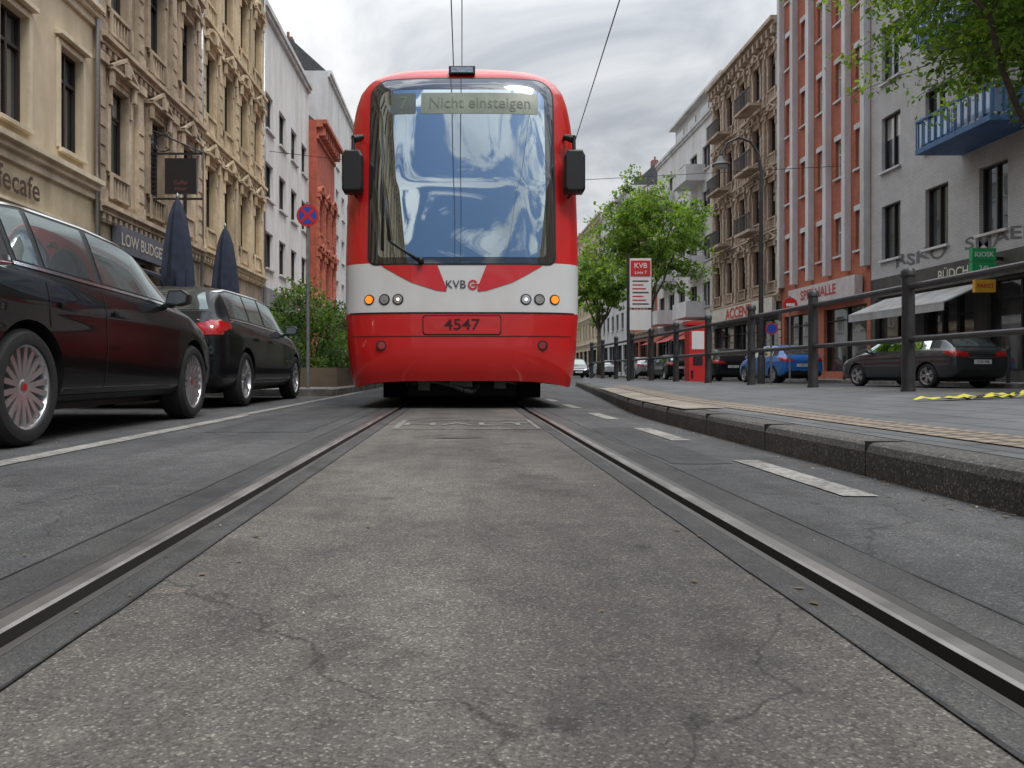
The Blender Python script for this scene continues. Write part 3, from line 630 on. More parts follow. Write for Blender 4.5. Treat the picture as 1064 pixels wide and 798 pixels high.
for i in range(len(levels)-1):
    zc=(levels[i]+levels[i+1])/2
    for j in range(nc-1):
        fs.append((i*nc+j,i*nc+j+1,(i+1)*nc+j+1,(i+1)*nc+j))
        a=abs(j+.5-(K-1)) ; ci=int(a)
        c0=cols[ci]
        if 1.056<zc<1.61: m=1
        elif zc<1.056: m=0 if c0[0]=='f' else 1
        elif c0[0]=='s' and c0[1]>=1.0 and 1.8<zc<3.1: m=2
        else: m=0
        if c0[0]=='s' and zc<3.1 and c0[1] in (2.3,8.05): m=2
        mi.append(m)
top=(len(levels)-1)*nc; fs.append(tuple(top+j for j in range(nc))); mi.append(0)
fs.append(tuple(r*nc for r in range(len(levels)))+tuple(r*nc+nc-1 for r in range(len(levels)-1,-1,-1))); mi.append(0)
o=mkobj('body',vs,fs,[m_red,m_twh,m_side],mi,tram,TO,smooth=True)
try: o.data.set_sharp_from_angle(angle=math.radians(50))
except Exception: pass
def deco(name,xs,lo,hi,nz,off,mat,parent=tram):
    v=[];f=[];n=len(xs)
    for k in range(nz+1):
        for x in xs:
            a,c=lo(x),hi(x); z=a+(c-a)*k/nz; v.append((x,TY+surf(x,z)-off,z))
    for k in range(nz):
        for i in range(n-1): f.append((k*n+i,k*n+i+1,(k+1)*n+i+1,(k+1)*n+i))
    return mkobj(name,v,f,[mat],None,parent,TO,smooth=True,recalc=False)
def rr(hw,z0,z1,r,cx=0,r0=None):
    r0=r if r0 is None else r0
    def lo(x):
        d=abs(x-cx)-(hw-r0); return z0 if d<=0 else z0+r0-math.sqrt(max(0,r0*r0-d*d))
    def hi(x):
        d=abs(x-cx)-(hw-r); return z1 if d<=0 else z1-r+math.sqrt(max(0,r*r-d*d))
    return lo,hi
def xsr(hw,r,n=24,cx=0): 
    e=[hw-r+r*math.sin(t_) for t_ in np.linspace(0,math.pi/2,7)]
    m_=list(np.linspace(-(hw-r),hw-r,n)); return [cx-x for x in e[::-1]][:-1]+[cx+x for x in m_]+[cx+x for x in e][1:]
lo,hi=rr(1.025,1.60,3.74,.20,0,.08); deco('windscreen_frame',xsr(1.025,.20,40),lo,hi,36,.010,m_fritt)
lo,hi=rr(1.045,1.585,3.76,.21,0,.09); deco('windscreen_gasket',xsr(1.045,.21,40),lo,hi,36,.005,m_black)
lo,hi=rr(.93,1.67,3.60,.12,0,.06); deco('windscreen',xsr(.93,.12,40),lo,hi,36,.016,m_wind)
lo,hi=rr(.66,3.31,3.56,.02,.20); deco('display_panel',xsr(.66,.02,20,.20),lo,hi,4,.020,M('display_lcd',(.24,.275,.215),.3,var=.15,ns=6))
lo,hi=rr(.14,3.31,3.56,.02,-.66); deco('display_panel',xsr(.14,.02,8,-.66),lo,hi,4,.020,M('display_lcd_dim',(.11,.13,.12),.3,var=.12,ns=6))
bt=B(); 
m_dtxt=M('display_text',(.13,.16,.118),.5)
def onsurf(cx,cz,off,sxx=1): return lambda x,z:(cx+x*sxx,TY+surf(cx+x*sxx,cz+z)-off,cz+z)
put_text(bt,'Nicht einsteigen',.19,onsurf(.20,3.435,.024,.93),0,.0)
put_text(bt,'7',.22,onsurf(-.66,3.435,.024,1.0),0,.004)
bt.obj('display_text',[m_dtxt],tram,TO,recalc=False)
def wedge(name,pts,sg):
    px=[p[0] for p in pts]
    xs=sorted(set(list(np.linspace(px[0],px[-1],22))+px))
    lo=lambda x:float(np.interp(abs(x),px,[p[1] for p in pts])); hi=lambda x:float(np.interp(abs(x),px,[p[2] for p in pts]))
    xs=[sg*x for x in xs]; xs.sort()
    deco(name,xs,lo,hi,6,.006,m_red)
for sg in(-1,1):
    wedge('red_wedge',[(.17,1.29,1.33),(.27,1.30,1.585),(.55,1.39,1.585),(.70,1.47,1.585),(.88,1.575,1.585)],sg)
bt=B(); put_text(bt,'KVB',.125,onsurf(-.07,1.365,.010),0,.006)
bt.obj('logo',[M('logo_dark',(.05,.05,.06),.4)],tram,TO,recalc=False)
def ring(bt,cx,cz,r0,r1,off,m=0,n=20,a0=0,a1=2*math.pi):
    v=[];f=[]
    for i in range(n+1):
        a=a0+(a1-a0)*i/n
        for r in(r0,r1): x=cx+r*math.cos(a); z=cz+r*math.sin(a); v.append((x,TY+surf(x,z)-off,z))
    for i in range(n): f.append((2*i,2*i+1,2*i+3,2*i+2))
    bt.add(v,f,m,raw=True)
bt=B(); ring(bt,.12,1.365,.035,.055,.010,a0=.5,a1=5.8); bt.box(.10,.19,TY+surf(.12,1.365)-.011,TY+surf(.12,1.365)-.009,1.356,1.374)
bt.obj('logo_ring',[m_red],tram,TO,recalc=False)
def seam(name,x0,x1,z,h=.012,n=40): deco(name,list(np.linspace(x0,x1,n)),lambda x:z-h/2,lambda x:z+h/2,1,.004,m_dark)
seam('panel_seam',-1.25,1.25,1.056,.016); seam('panel_seam',-1.22,1.22,.80,.008)
lo,hi=rr(.43,.815,1.03,.03); deco('hatch_gap',xsr(.43,.03,16),lo,hi,4,.004,m_dark)
lo,hi=rr(.42,.825,1.02,.03); deco('hatch',xsr(.42,.03,16),lo,hi,4,.009,m_red)
bt=B(); put_text(bt,'4547',.17,onsurf(0,.922,.014,1.15),0,.012); bt.obj('fleet_number',[M('number_dark',(.06,.005,.008),.4)],tram,TO,recalc=False)
m_lens=M('lamp_lens',(.55,.56,.58),.10,metal=.6,var=.3,ns=40); m_hl=M('headlamp_lit',(1,.9,.75),.2,var=.05,emit=.8); m_amb=M('indicator_lit',(1,.24,.02),.25,var=.05,emit=.85); m_rl=M('tail_lens',(.30,.01,.01),.15,coat=1,var=.1)
bl=B()
for sg in(-1,1):
    for (x,r,m) in ((.70,.050,0),(.85,.050,0),(1.02,.046,2)):
        x=sg*x; y=TY+surf(x,1.205); nx=Vector((sg*(surf(abs(x)+.01,1.2)-surf(abs(x)-.01,1.2))/.02,-1,0)).normalized()
        bl.tube(Vector((x,y,1.205))-nx*.02,Vector((x,y,1.205))+nx*.012,r+.014,r+.010,20,3)
        bl.tube(Vector((x,y,1.205))-nx*.02,Vector((x,y,1.205))+nx*.016,r,r*.95,20,m)
        bl.tube(Vector((x,y,1.205))-nx*.02,Vector((x,y,1.205))+nx*.020,r*.45,r*.35,14,m if m==2 else (1 if abs(x)<.75 else 0))
    x=sg*.885; y=TY+surf(x,.70)
    bl.tube((x,y+.03,.70),(x-sg*.004,y-.014,.70),.062,.055,20,3); bl.tube((x,y+.03,.70),(x-sg*.004,y-.02,.70),.044,.04,20,4)
yt=TY+surf(0,3.86)
bl.box(-.15,.15,yt-.10,yt+.12,3.80,3.885,3); bl.box(-.125,.125,yt-.108,yt-.095,3.812,3.872,0)
bl.obj('lamps',[m_lens,m_hl,m_amb,m_black,m_rl],tram,TO,angle=.6)
bw=B(); 
def wp(x,z,o_=.05): return (x,TY+surf(x,z)-o_,z)
bw.tube(wp(-.45,1.62),wp(-.80,1.85),.014,.01,6); bw.tube(wp(-.80,1.85),wp(-.86,2.35),.012,.008,6); bw.tube(wp(-.88,1.75,.035),wp(-.89,3.1,.035),.012,.010,6); bw.tube(wp(-.45,1.60),wp(-.45,1.66,.06),.03,.03,10)
bw.obj('wiper',[m_black],tram,TO,smooth=True)
for sg in(-1,1):
    bm_=B(); x=1.245 if sg>0 else -1.21; yb=TY+.12
    pts=[(-.095,-.24),(.095,-.24),(.115,-.2),(.115,.17),(.08,.235),(-.08,.235),(-.115,.17),(-.115,-.2)]
    n=8; vv=[(x+p[0]*.85,yb-.07,2.63+p[1]*.9) for p in pts]+[(x+p[0],yb-.03,2.63+p[1]) for p in pts]+[(x+p[0],yb+.10,2.63+p[1]) for p in pts]
    ff=[tuple(range(n))]+[(k*n+i,k*n+(i+1)%n,(k+1)*n+(i+1)%n,(k+1)*n+i) for k in range(2) for i in range(n)]+[tuple(range(3*n-1,2*n-1,-1))]
    bm_.add(vv,ff,0)
    bm_.tube((x,yb+.03,2.85),(x,yb+.05,3.02),.022,.022,8); bm_.tube((x,yb+.05,3.02),(sg*1.12,TY+.45,3.08),.022,.022,8)
    bm_.tube((x,yb+.05,3.0),(x-sg*.10,yb+.12,3.05),.05,.03,8)
    bm_.tube((x,yb+.03,2.42),(sg*1.17,TY+.4,2.35),.016,.016,8)
    bm_.obj('mirror',[m_black],tram,TO,bevel=.008)
bu=B()
bu.box(-1.10,1.10,TY+.65,TY+28,.28,.6,0); bu.box(-.95,.95,TY+.9,TY+1.0,.10,.3,0)
bu.box(-.62,.62,TY+.42,TY+.62,.14,.30,0)
for y in (2.0,3.8,13,15,24,26):
    for sg in(-1,1):
        bu.lathe([(-.06,.0),(-.06,.30),(.06,.30),(.06,0)],(sg*.75,TY+y,.305),'x',20,1)
bu.box(-.60,.60,TY+1.3,TY+4.5,.22,.5,0)
bu.obj('underframe',[m_dark,M('bogie_steel',(.04,.036,.032),.6,metal=.4,var=.3)],tram,TO,bevel=.01)
bu=B()
pp=[(-.62,.30,.27),(-.50,.18,.30),(-.30,.10,.31),(-.12,.05,.27),(.02,.03,.21),(.12,.05,.19),(.17,.12,.25),(.16,.25,.33)]
for a,c in zip(pp[:-1],pp[1:]): bu.tube((a[0],TY+a[1]+.2,a[2]),(c[0],TY+c[1]+.2,c[2]),.032,.032,10)
bu.tube((-.45,TY+.5,.24),(.45,TY+.5,.24),.03,.03,8); bu.box(-.14,.12,TY+.22,TY+.5,.24,.36); bu.box(-.5,-.36,TY+.3,TY+.5,.2,.36); bu.box(.36,.5,TY+.3,TY+.5,.22,.36)
bu.tube((.25,TY+.28,.34),(.62,TY+.34,.28),.018,.018,8)
bu.obj('coupler',[M('coupler_grey',(.09,.088,.085),.5,metal=.5,var=.3,ns=12)],tram,TO,bevel=.008)
bu=B(); bu.box(-.8,.8,TY+3,TY+6.5,3.972,4.12,0); bu.box(-.8,.8,TY+14,TY+20,3.972,4.2,0)
for sg in(-.5,.5): bu.tube((sg,TY+9,4.0),(sg,TY+10.5,4.8),.02,.02,6,1); bu.tube((sg,TY+10.5,4.8),(sg,TY+9.3,5.42),.02,.02,6,1)
bu.tube((-.8,TY+9.3,5.44),(.8,TY+9.3,5.44),.025,.025,6,1); bu.obj('roof_equipment',[m_twh,m_steel],tram,TO)

# ------------------------------------------------------------------ overhead wires
def wire(name,pts,r=.008):
    b_=B(); 
    for a,c in zip(pts[:-1],pts[1:]): b_.tube(a,c,r,r,6)
    return b_.obj(name,[m_black],smooth=True)
wire('overhead_wire',[(-.25,-20,5.52),(-.05,40,5.5),(-.3,110,5.5)],.009); wire('overhead_wire',[(-.10,-20,6.35),(-.0,12,6.1),(.0,40,6.3),(-.3,110,6.3)],.008)
wire('overhead_wire',[(1.7,-10,5.9),(2.12,9.2,5.6),(2.55,18.1,5.5),(3.6,60,5.5)],.009)
wire('span_wire',[(-8,32,9.6),(3,32,8.3),(16,32,9.0)],.012); wire('span_wire',[(-8,58,9.6),(3,58,8.3),(16,58,9.4)],.014)

# ------------------------------------------------------------------ cars
m_tyre=M('tyre_rubber',(.018,.018,.018),.8,var=.2,ns=20)
m_rim=M('alloy_rim',(.62,.62,.63),.28,metal=.8,var=.08)
m_cglass=MGlass('car_glass',(.022,.027,.027),.10,tint=(.85,1,.97),rough=.01)
m_hlc=M('car_headlamp',(.5,.52,.54),.08,metal=.5,var=.3,ns=30); m_tail=M('car_tail_lamp',(.42,.008,.008),.12,coat=1,var=.25,ns=25); m_plate=M('number_plate',(.7,.7,.68),.5,var=.03); m_ptx=M('plate_text',(.01,.01,.01),.5)
_wh={}
def wheel_mesh(r=.32,nsp=5,dbl=True,hub=None,rimmat=None):
    key=(r,nsp,dbl)
    if key in _wh: return _wh[key]
    b_=B(); w2=.105; rr_=r*.72
    b_.lathe([(-w2,rr_),(-w2-.006,rr_+.03),(-w2,r-.03),(-w2+.03,r-.004),(0,r),(w2-.03,r-.004),(w2,r-.03),(w2+.006,rr_+.03),(w2,rr_),(w2-.012,rr_-.002)],(0,0,0),'x',40,0)
    b_.lathe([(w2-.012,rr_),(w2-.016,rr_-.012),(w2-.04,rr_-.022),(-w2,rr_-.025)],(0,0,0),'x',40,1)
    b_.lathe([(.0,rr_-.02),(.0,.0)],(0,0,0),'x',24,2); b_.lathe([(.02,.0),(.02,.15),(.0,.15)],(0,0,0),'x',24,4)
    b_.lathe([(w2-.035,0.0),(w2-.03,.035),(w2-.045,.062),(.02,.07)],(0,0,0),'x',20,1)
    b_.lathe([(w2-.022,0.0),(w2-.024,.022)],(0,0,0),'x',16,3)
    for i in range(nsp):
        for dd in ((-.17,.17) if dbl else (0,)):
            a=2*math.pi*i/nsp+math.pi/2; a2=a+dd*1.0; a1=a+dd*.5
            p=[Vector((0,math.cos(q)*rad,math.sin(q)*rad)) for q,rad in ((a1,.045),(a2,rr_-.014))]
            d=(p[1]-p[0]).normalized(); s_=Vector((0,-d.z,d.y)); wa,wb=(.014,.016) if dbl else (.04,.028)
            x0,x1=w2-.045,w2-.02
            vs=[p[0]-s_*wa,p[0]+s_*wa,p[1]+s_*wb,p[1]-s_*wb]
            vv=[(x0-.02,v.y,v.z) for v in vs]+[(x0+.012,vs[0].y,vs[0].z),(x0+.012,vs[1].y,vs[1].z),(x1,vs[2].y,vs[2].z),(x1,vs[3].y,vs[3].z)]
            b_.add(vv,[(0,1,2,3),(4,5,6,7),(0,1,5,4),(1,2,6,5),(2,3,7,6),(3,0,4,7)],1)
    o=b_.obj('wheel_tmp',[m_tyre,rimmat or m_rim,m_black,hub or m_chrome,m_steel],angle=.6); me=o.data; bpy.data.objects.remove(o); _wh[key]=me; return me
def car(name,loc,rz,L=4.35,W=1.80,H=1.44,paint=None,wb=2.62,style='hatch',wr=.32,detail=True,hubm=None,plate='K AB 123',rails=False,nsp=5,dbl=True,belt=.95):
    P=empty(name,loc,rz); h=L/2; w2=W/2; bl_=belt; hf=H/1.45
    if style=='wagon': rear=[(-h,.46,.80,.83,.80),(-h+.03,.30,.90,.96,.90),(-h+.12,.24,.95,1.06,.95),(-h+.22,.22,bl_+.02,1.22,.975),(-h+.36,.21,bl_+.02,1.37,.985),(-h+.62,.2,bl_+.02,1.43,.995)]
    else: rear=[(-h,.46,.78,.82,.80),(-h+.03,.30,.88,.95,.90),(-h+.12,.24,.95,1.05,.95),(-h+.26,.22,bl_+.02,1.16,.975),(-h+.48,.21,bl_+.02,1.31,.985),(-h+.74,.2,bl_+.02,1.40,.995)]
    st=rear+[(-1.12,.2,bl_+.015,1.44,1),(-.45,.2,bl_,1.455,1),(-.34,.2,bl_,1.455,1),(.2,.2,bl_-.01,1.43,1),(.42,.2,bl_-.015,1.39,1),(.78,.2,bl_-.025,1.21,1),(1.22,.2,bl_-.04,.985,.995),(1.32,.2,bl_-.06,.965,.99),(h-.42,.21,bl_-.16,.86,.965),(h-.17,.22,.70,.77,.90),(h-.05,.26,.58,.65,.82),(h,.36,.48,.54,.72)]
    vs=[]; ztl=[]; zbl=[]
    for (y,zb,zbelt,zt,wf) in st:
        wd=w2*wf; zt=zt*hf if zt>1.0 else zt; g=max(zt-zbelt,.02); hh=zbelt-zb; ztl.append(zt); zbl.append(zbelt)
        pts=[(0,zb),(.80*wd,zb),(.955*wd,zb+.06*hh),(.985*wd,zb+.28*hh),(1.0*wd,zb+.50*hh),(.985*wd,zb+.70*hh),(.992*wd,zb+.80*hh),(.955*wd,zbelt),(.935*wd,zbelt+.05*g),(.80*wd,zbelt+.84*g),(.74*wd,zbelt+.93*g),(.42*wd,zbelt+.985*g),(0,zbelt+g)]
        n=len(pts); loop=[(x,y,z) for x,z in pts]+[(-x,y,z) for x,z in pts[-2:0:-1]]
        vs+=loop
    nl=2*n-2; fs=[];mi=[]
    ns_=len(st); ir=len(rear)
    for j in range(ns_-1):
        for i in range(nl):
            i2=(i+1)%nl; fs.append((j*nl+i,j*nl+i2,(j+1)*nl+i2,(j+1)*nl+i))
            r=i if i<n-1 else nl-1-i
            m=0
            if r==8 and ir-2<=j<ir+5: m=2
            if r in(10,11) and st[j][0]in(.42,.78): m=1
            if r<2: m=2
            mi.append(m)
    fs.append(tuple(range(nl))); mi.append(0); fs.append(tuple(range((ns_-1)*nl,ns_*nl))[::-1]); mi.append(2)
    o=mkobj('body',vs,fs,[paint,m_cglass,m_black,m_chrome],mi,P,smooth=True)
    md=o.modifiers.new('s','SUBSURF'); md.levels=md.render_levels=3 if detail else 2
    cu=B(); 
    for y in(-wb/2,wb/2):
        for sg in(-1,1):
            x0=sg*(w2-.30); x1=sg*(w2+.1); R=wr+.045
            q=[(R*math.cos(t_),R*math.sin(t_)) for t_ in np.linspace(0,2*math.pi,36,endpoint=False)]
            k=len(q); cu.add([(x0,y+a,wr+c) for a,c in q]+[(x1,y+a,wr+c) for a,c in q],[tuple(range(k)),tuple(range(2*k-1,k-1,-1))]+[(i,(i+1)%k,(i+1)%k+k,i+k) for i in range(k)],2)
    co=cu.obj('cut_tmp',[paint,m_cglass,m_black,m_chrome],P)
    bo=o.modifiers.new('b','BOOLEAN'); bo.operation='DIFFERENCE'; bo.object=co; bo.solver='EXACT'
    bpy.context.view_layer.update(); dg=bpy.context.evaluated_depsgraph_get()
    me=bpy.data.meshes.new_from_object(o.evaluated_get(dg)); o.modifiers.clear(); o.data=me
    bpy.data.objects.remove(co)
    me.polygons.foreach_set('use_smooth',[True]*len(me.polygons))
    try: me.set_sharp_from_angle(angle=math.radians(38))
    except Exception: pass
    bmm=bmesh.new(); bmm.from_mesh(me); tree=BVHTree.FromBMesh(bmm); bmm.free()
    def patch(b_,kind,pa,pz,na,nz,off,m,sg=1,fz=None):
        v=[];ok=[]
        for k in range(nz+1):
            for i in range(na+1):
                s=i/na; q=k/nz
                a=pa[0]+(pa[1]-pa[0])*s
                if fz: l_,h_=fz(a); z=l_+(h_-l_)*q
                else:
                    za=pz[0]+(pz[1]-pz[0])*q; zb_=pz[2]+(pz[3]-pz[2])*q; z=za+(zb_-za)*s
                if kind=='side': org=Vector((sg*3,a,z)); d=Vector((-sg,0,0))
                elif kind=='rear':
                    if len(pa)>2: a=a*(1-pa[2]*q)
                    org=Vector((a,-6,z)); d=Vector((0,1,0))
                else: org=Vector((a,6,z)); d=Vector((0,-1,0))
                hit=tree.ray_cast(org,d)
                if hit[0] is None or (kind=='side' and abs(hit[0].x)<w2*.55): v.append((0,0,0)); ok.append(False)
                else:
                    nr=hit[1]; nr=nr if nr.dot(d)<0 else -nr
                    v.append(tuple(hit[0]+nr*off)); ok.append(True)
        f=[]
        for k in range(nz):
            for i in range(na):
                q=(k*(na+1)+i,k*(na+1)+i+1,(k+1)*(na+1)+i+1,(k+1)*(na+1)+i)
                if all(ok[t_] for t_ in q): f.append(q)
        b_.add(v,f,m)
    D=B(); yg=[s[0] for s in st]
    fz=lambda ext_l,ext_h:(lambda y:((lambda zt,zb_:(zb_+.055-ext_l,max(zb_+.056-ext_l,zb_+.80*(zt-zb_)+ext_h)))(float(np.interp(y,yg,ztl)),float(np.interp(y,yg,zbl)))))
    yr=-h+(.42 if style=='wagon' else .80)
    for sg in(-1,1):
        patch(D,'side',(yr-.04,1.0),None,40,8,.002,2,sg,fz(.015,.018))
        patch(D,'side',(-1.06,-.44),None,14,8,.005,5,sg,fz(0,0)); patch(D,'side',(yr,-1.12),None,8,8,.005,5,sg,fz(0,0)); patch(D,'side',(-.36,.93),None,26,8,.005,5,sg,fz(0,0))
        if detail:
            patch(D,'side',(yr-.04,1.0),None,40,1,.006,3,sg,lambda y:(fz(.03,0)(y)[0],fz(.012,0)(y)[0]))
            patch(D,'side',(yr-.04,.95),None,40,1,.006,3,sg,lambda y:(fz(0,.018)(y)[1],fz(0,.032)(y)[1]))
        patch(D,'rear',(sg*.40,sg*w2*.93),(.80,.90,.82,.99),10,4,.006,0); patch(D,'side',(-h+.06,-h+.34),(.84,.98,.90,.95),8,3,.006,0,sg)
        patch(D,'front',(sg*.42,sg*w2*.85),(.58,.68,.64,.74),10,4,.006,1); patch(D,'side',(h-.40,h-.10),(.70,.78,.62,.70),8,3,.006,1,sg)
        t_=.005
        for y in (-1.10,-.40,.95): patch(D,'side',(y-t_,y+t_),(.30,bl_-.02,.30,bl_-.02),1,12,.0025,2,sg)
        patch(D,'side',(-1.10,.95),(.295,.305,.295,.305),10,1,.0025,2,sg)
        patch(D,'side',(-wb/2+wr+.06,wb/2-wr-.06),(.20,.27,.20,.27),10,2,.004,2,sg)
        for y in(-.98,-.28): patch(D,'side',(y,y+.20),(bl_-.155,bl_-.125,bl_-.155,bl_-.125),4,1,.028,0+6,sg); patch(D,'side',(y,y+.20),(bl_-.165,bl_-.12,bl_-.165,bl_-.12),4,1,.004,2,sg)
    rz0,rz1=(1.10*hf,1.34*hf) if style=='wagon' else (1.07*hf,1.33*hf)
    patch(D,'rear',(-w2*.78,w2*.78,.16),(rz0-.02,rz1+.02,rz0-.02,rz1+.02),20,8,.004,2); patch(D,'rear',(-w2*.74,w2*.74,.16),(rz0,rz1,rz0,rz1),20,8,.008,5)
    patch(D,'rear',(-.26,.26),(.62,.73,.62,.73),6,2,.012,4); patch(D,'front',(-.26,.26),(.38,.49,.38,.49),6,2,.012,4)
    patch(D,'rear',(-.6,.6),(.34,.46,.34,.46),12,2,.006,2); patch(D,'front',(-.5,.5),(.40,.56,.40,.56),12,2,.005,2)
    patch(D,'rear',(-w2*.86,w2*.86),(.555,.563,.555,.563),16,1,.003,2); patch(D,'rear',(-.42,.42),(.78,.80,.78,.80),8,1,.008,3)
    D.obj('lamps_windows_and_trim',[m_tail,m_hlc,m_black,m_chrome,m_plate,m_cglass,paint],P,smooth=True,recalc=False)
    T=B()
    hit=tree.ray_cast(Vector((0,-6,.675)),Vector((0,1,0)))
    if hit[0] is not None:
        yv=hit[0].y-.02; put_text(T,plate,.095,lambda x,z:(x,yv,.675+z),0,.004); T.obj('plate_text',[m_ptx],P,recalc=False)
    for sg in(-1,1):
        mb=B(); x=sg*(w2-.04); y=.72; z=bl_+.01
        vv=[]; 
        for (dy,sc) in ((.10,.45),(.05,.9),(-.04,1.0),(-.07,.93)):
            for (ax,az_) in ((-.0,-.05),(.10,-.065),(.185,-.04),(.195,.03),(.14,.07),(.03,.06)):
                vv.append((x+sg*(.0+.1+(ax-.1)*sc),y+dy,z+.05+az_*sc))
        ff=[(k*6+i,k*6+(i+1)%6,(k+1)*6+(i+1)%6,(k+1)*6+i) for k in range(3) for i in range(6)]+[tuple(range(6))]
        mb.add(vv,ff,0); mb.add([(p[0],p[1]-.001,p[2]) for p in vv[18:]],[(0,1,2,3,4,5)],0); mb.add([(sg*(abs(p[0]-x)*.88+.012)+x,p[1]-.004,(p[2]-z-.05)*.82+z+.05) for p in vv[18:]],[(0,1,2,3,4,5)],1)
        mb.box(min(x-sg*.07,x+sg*.05),max(x-sg*.07,x+sg*.05),y-.03,y+.04,z-.02,z+.01,2)
        mb.obj('mirror',[paint if not detail else m_black,G_mid,m_black],P,angle=.9)
    for y in(-wb/2,wb/2):
        for sg in(-1,1):
            wo=bpy.data.objects.new('wheel',wheel_mesh(wr,nsp,dbl,hubm)); COL.objects.link(wo); wo.parent=P; wo.location=(sg*(w2-.125),y,wr)
            wo.rotation_euler=(random.uniform(0,1),0,0 if sg>0 else math.pi)
    U=B(); U.box(-w2*.72,w2*.72,-h+.25,h-.3,.17,.32,0); 
    if rails:
        for sg in(-1,1): U.tube((sg*w2*.70,-h+.75,H-.03),(sg*w2*.70,.25,H-.02),.016,.016,8,1)
    U.tube((-.0,-h+.6,H-.03),(-.0,-h+.5,H+.04),.012,.006,6)
    U.obj('underbody',[m_black,m_chrome],P)
    return P
p_black=M('car_paint_black',(.0045,.0045,.005),.35,var=.1,coat=.7,spec=.1,cior=1.30); p_black2=M('car_paint_black_metallic',(.008,.009,.011),.35,metal=.1,var=.1,coat=.8,spec=.15,cior=1.4)
p_grey=M('car_paint_anthracite',(.045,.048,.055),.3,metal=.4,var=.1,coat=1); p_blue=M('car_paint_blue',(.01,.14,.48),.3,var=.05,coat=1); p_silver=M('car_paint_silver',(.4,.4,.41),.3,metal=.6,var=.05,coat=1); p_redc=M('car_paint_red',(.35,.01,.01),.3,var=.05,coat=1); p_whc=M('car_paint_white',(.62,.62,.62),.3,var=.03,coat=1)
hub_r=M('hub_red',(.45,.02,.02),.3)
car('parked_car',(-3.24,5.50,0),0,L=4.28,W=1.80,H=1.43,paint=p_black,wb=2.60,wr=.325,hubm=hub_r,nsp=9,dbl=True,belt=.94)
car('parked_car',(-3.46,10.55,0),0,L=4.5,W=1.83,H=1.44,paint=p_black2,wb=2.72,style='wagon',rails=False,plate='K RT 482',wr=.33)
car('parked_car',(12.75,21.6,0),math.radians(11),L=4.35,W=1.78,H=1.44,paint=p_grey,wb=2.62,plate='V SC 396')
car('parked_car',(12.55,30.6,0),math.radians(4),L=4.0,W=1.70,H=1.48,paint=p_blue,wb=2.5,plate='K MT 21',detail=False)
car('parked_car',(12.3,37.5,0),math.radians(4),L=4.4,W=1.8,H=1.55,paint=p_black2,wb=2.66,style='wagon',detail=False)
car('parked_car',(12.2,44.5,0),0,L=4.2,W=1.75,H=1.45,paint=p_black,wb=2.6,detail=False)
car('parked_car',(12.2,52,0),0,L=4.2,W=1.75,H=1.45,paint=p_silver,wb=2.6,detail=False)
car('parked_car',(8.5,58,0),math.pi,L=4.2,W=1.75,H=1.45,paint=p_grey,wb=2.6,detail=False)
car('parked_car',(12.2,66,0),0,L=4.2,W=1.75,H=1.45,paint=p_whc,wb=2.6,detail=False)
car('parked_car',(6.3,72,0),math.pi,L=4.2,W=1.75,H=1.45,paint=p_redc,wb=2.6,detail=False)

# ------------------------------------------------------------------ railing on the platform
P=empty('platform_railing',(4.0,10,.235)); rb=B(); FY=[-2.35,-.5,1.35,3.2,5.05]+[6.9+1.87*i for i in range(10)]
for y in FY:
    rb.lathe([(.22,.062),(.26,.062),(.262,.055),(1.26,.052),(1.27,.062),(1.31,.062),(1.335,.045),(1.345,0)],(4.0,y,0),'z',12,0)
for y,y2 in zip(FY[:-1],FY[1:]):
    rb.tube((4.0,y+.04,1.17),(4.0,y2-.04,1.17),.03,.03,10); rb.tube((4.0,y+.04,.70),(4.0,y2-.04,.70),.026,.026,10)
rb.obj('posts_and_rails',[m_iron],P,(4.0,10,.235),angle=.6)

m_sred=M('sign_panel_red',(.55,.02,.02),.4,var=.05); m_sblue=M('sign_panel_blue',(.02,.07,.40),.4,var=.05); m_galv=M('galvanised',(.22,.23,.235),.5,metal=.5,var=.2,ns=15)
P=empty('tram_stop_sign',(3.95,17.2,.2)); sb=B(); sb.tube((3.72,17.2,.2),(3.72,17.2,3.05),.04,.04,10,0)
sb.box(3.74,4.22,17.16,17.24,1.85,2.95,1); sb.box(3.76,4.20,17.15,17.158,2.55,2.90,2); put_text(sb,'KVB',.16,lambda x,z:(3.98+x,17.146,2.78+z),1); put_text(sb,'Linie 7',.1,lambda x,z:(3.98+x,17.146,2.63+z),1)
for i in range(7): sb.box(3.80,4.16-(i%3)*.06,17.154,17.158,1.92+i*.085,1.945+i*.085,2 if i%3 else 3)
sb.box(3.74,4.22,17.16,17.24,1.35,1.80,1)
sb.obj('board',[m_iron,m_white,m_sred,m_black],P,(3.95,17.2,.2))
P=empty('ticket_machine',(4.55,15.0,0)); sb=B(); sb.box(4.38,4.72,14.85,15.15,.0,1.32,0); sb.box(4.35,4.75,14.82,15.18,1.32,1.40,0); sb.box(4.43,4.67,14.84,14.849,.85,1.2,1); sb.box(4.46,4.64,14.835,14.849,.55,.75,2); sb.box(4.42,4.46,14.83,14.849,.3,.45,2)
sb.obj('cabinet',[m_sred,m_white,m_black],P,(4.55,15.0,0),bevel=.01)
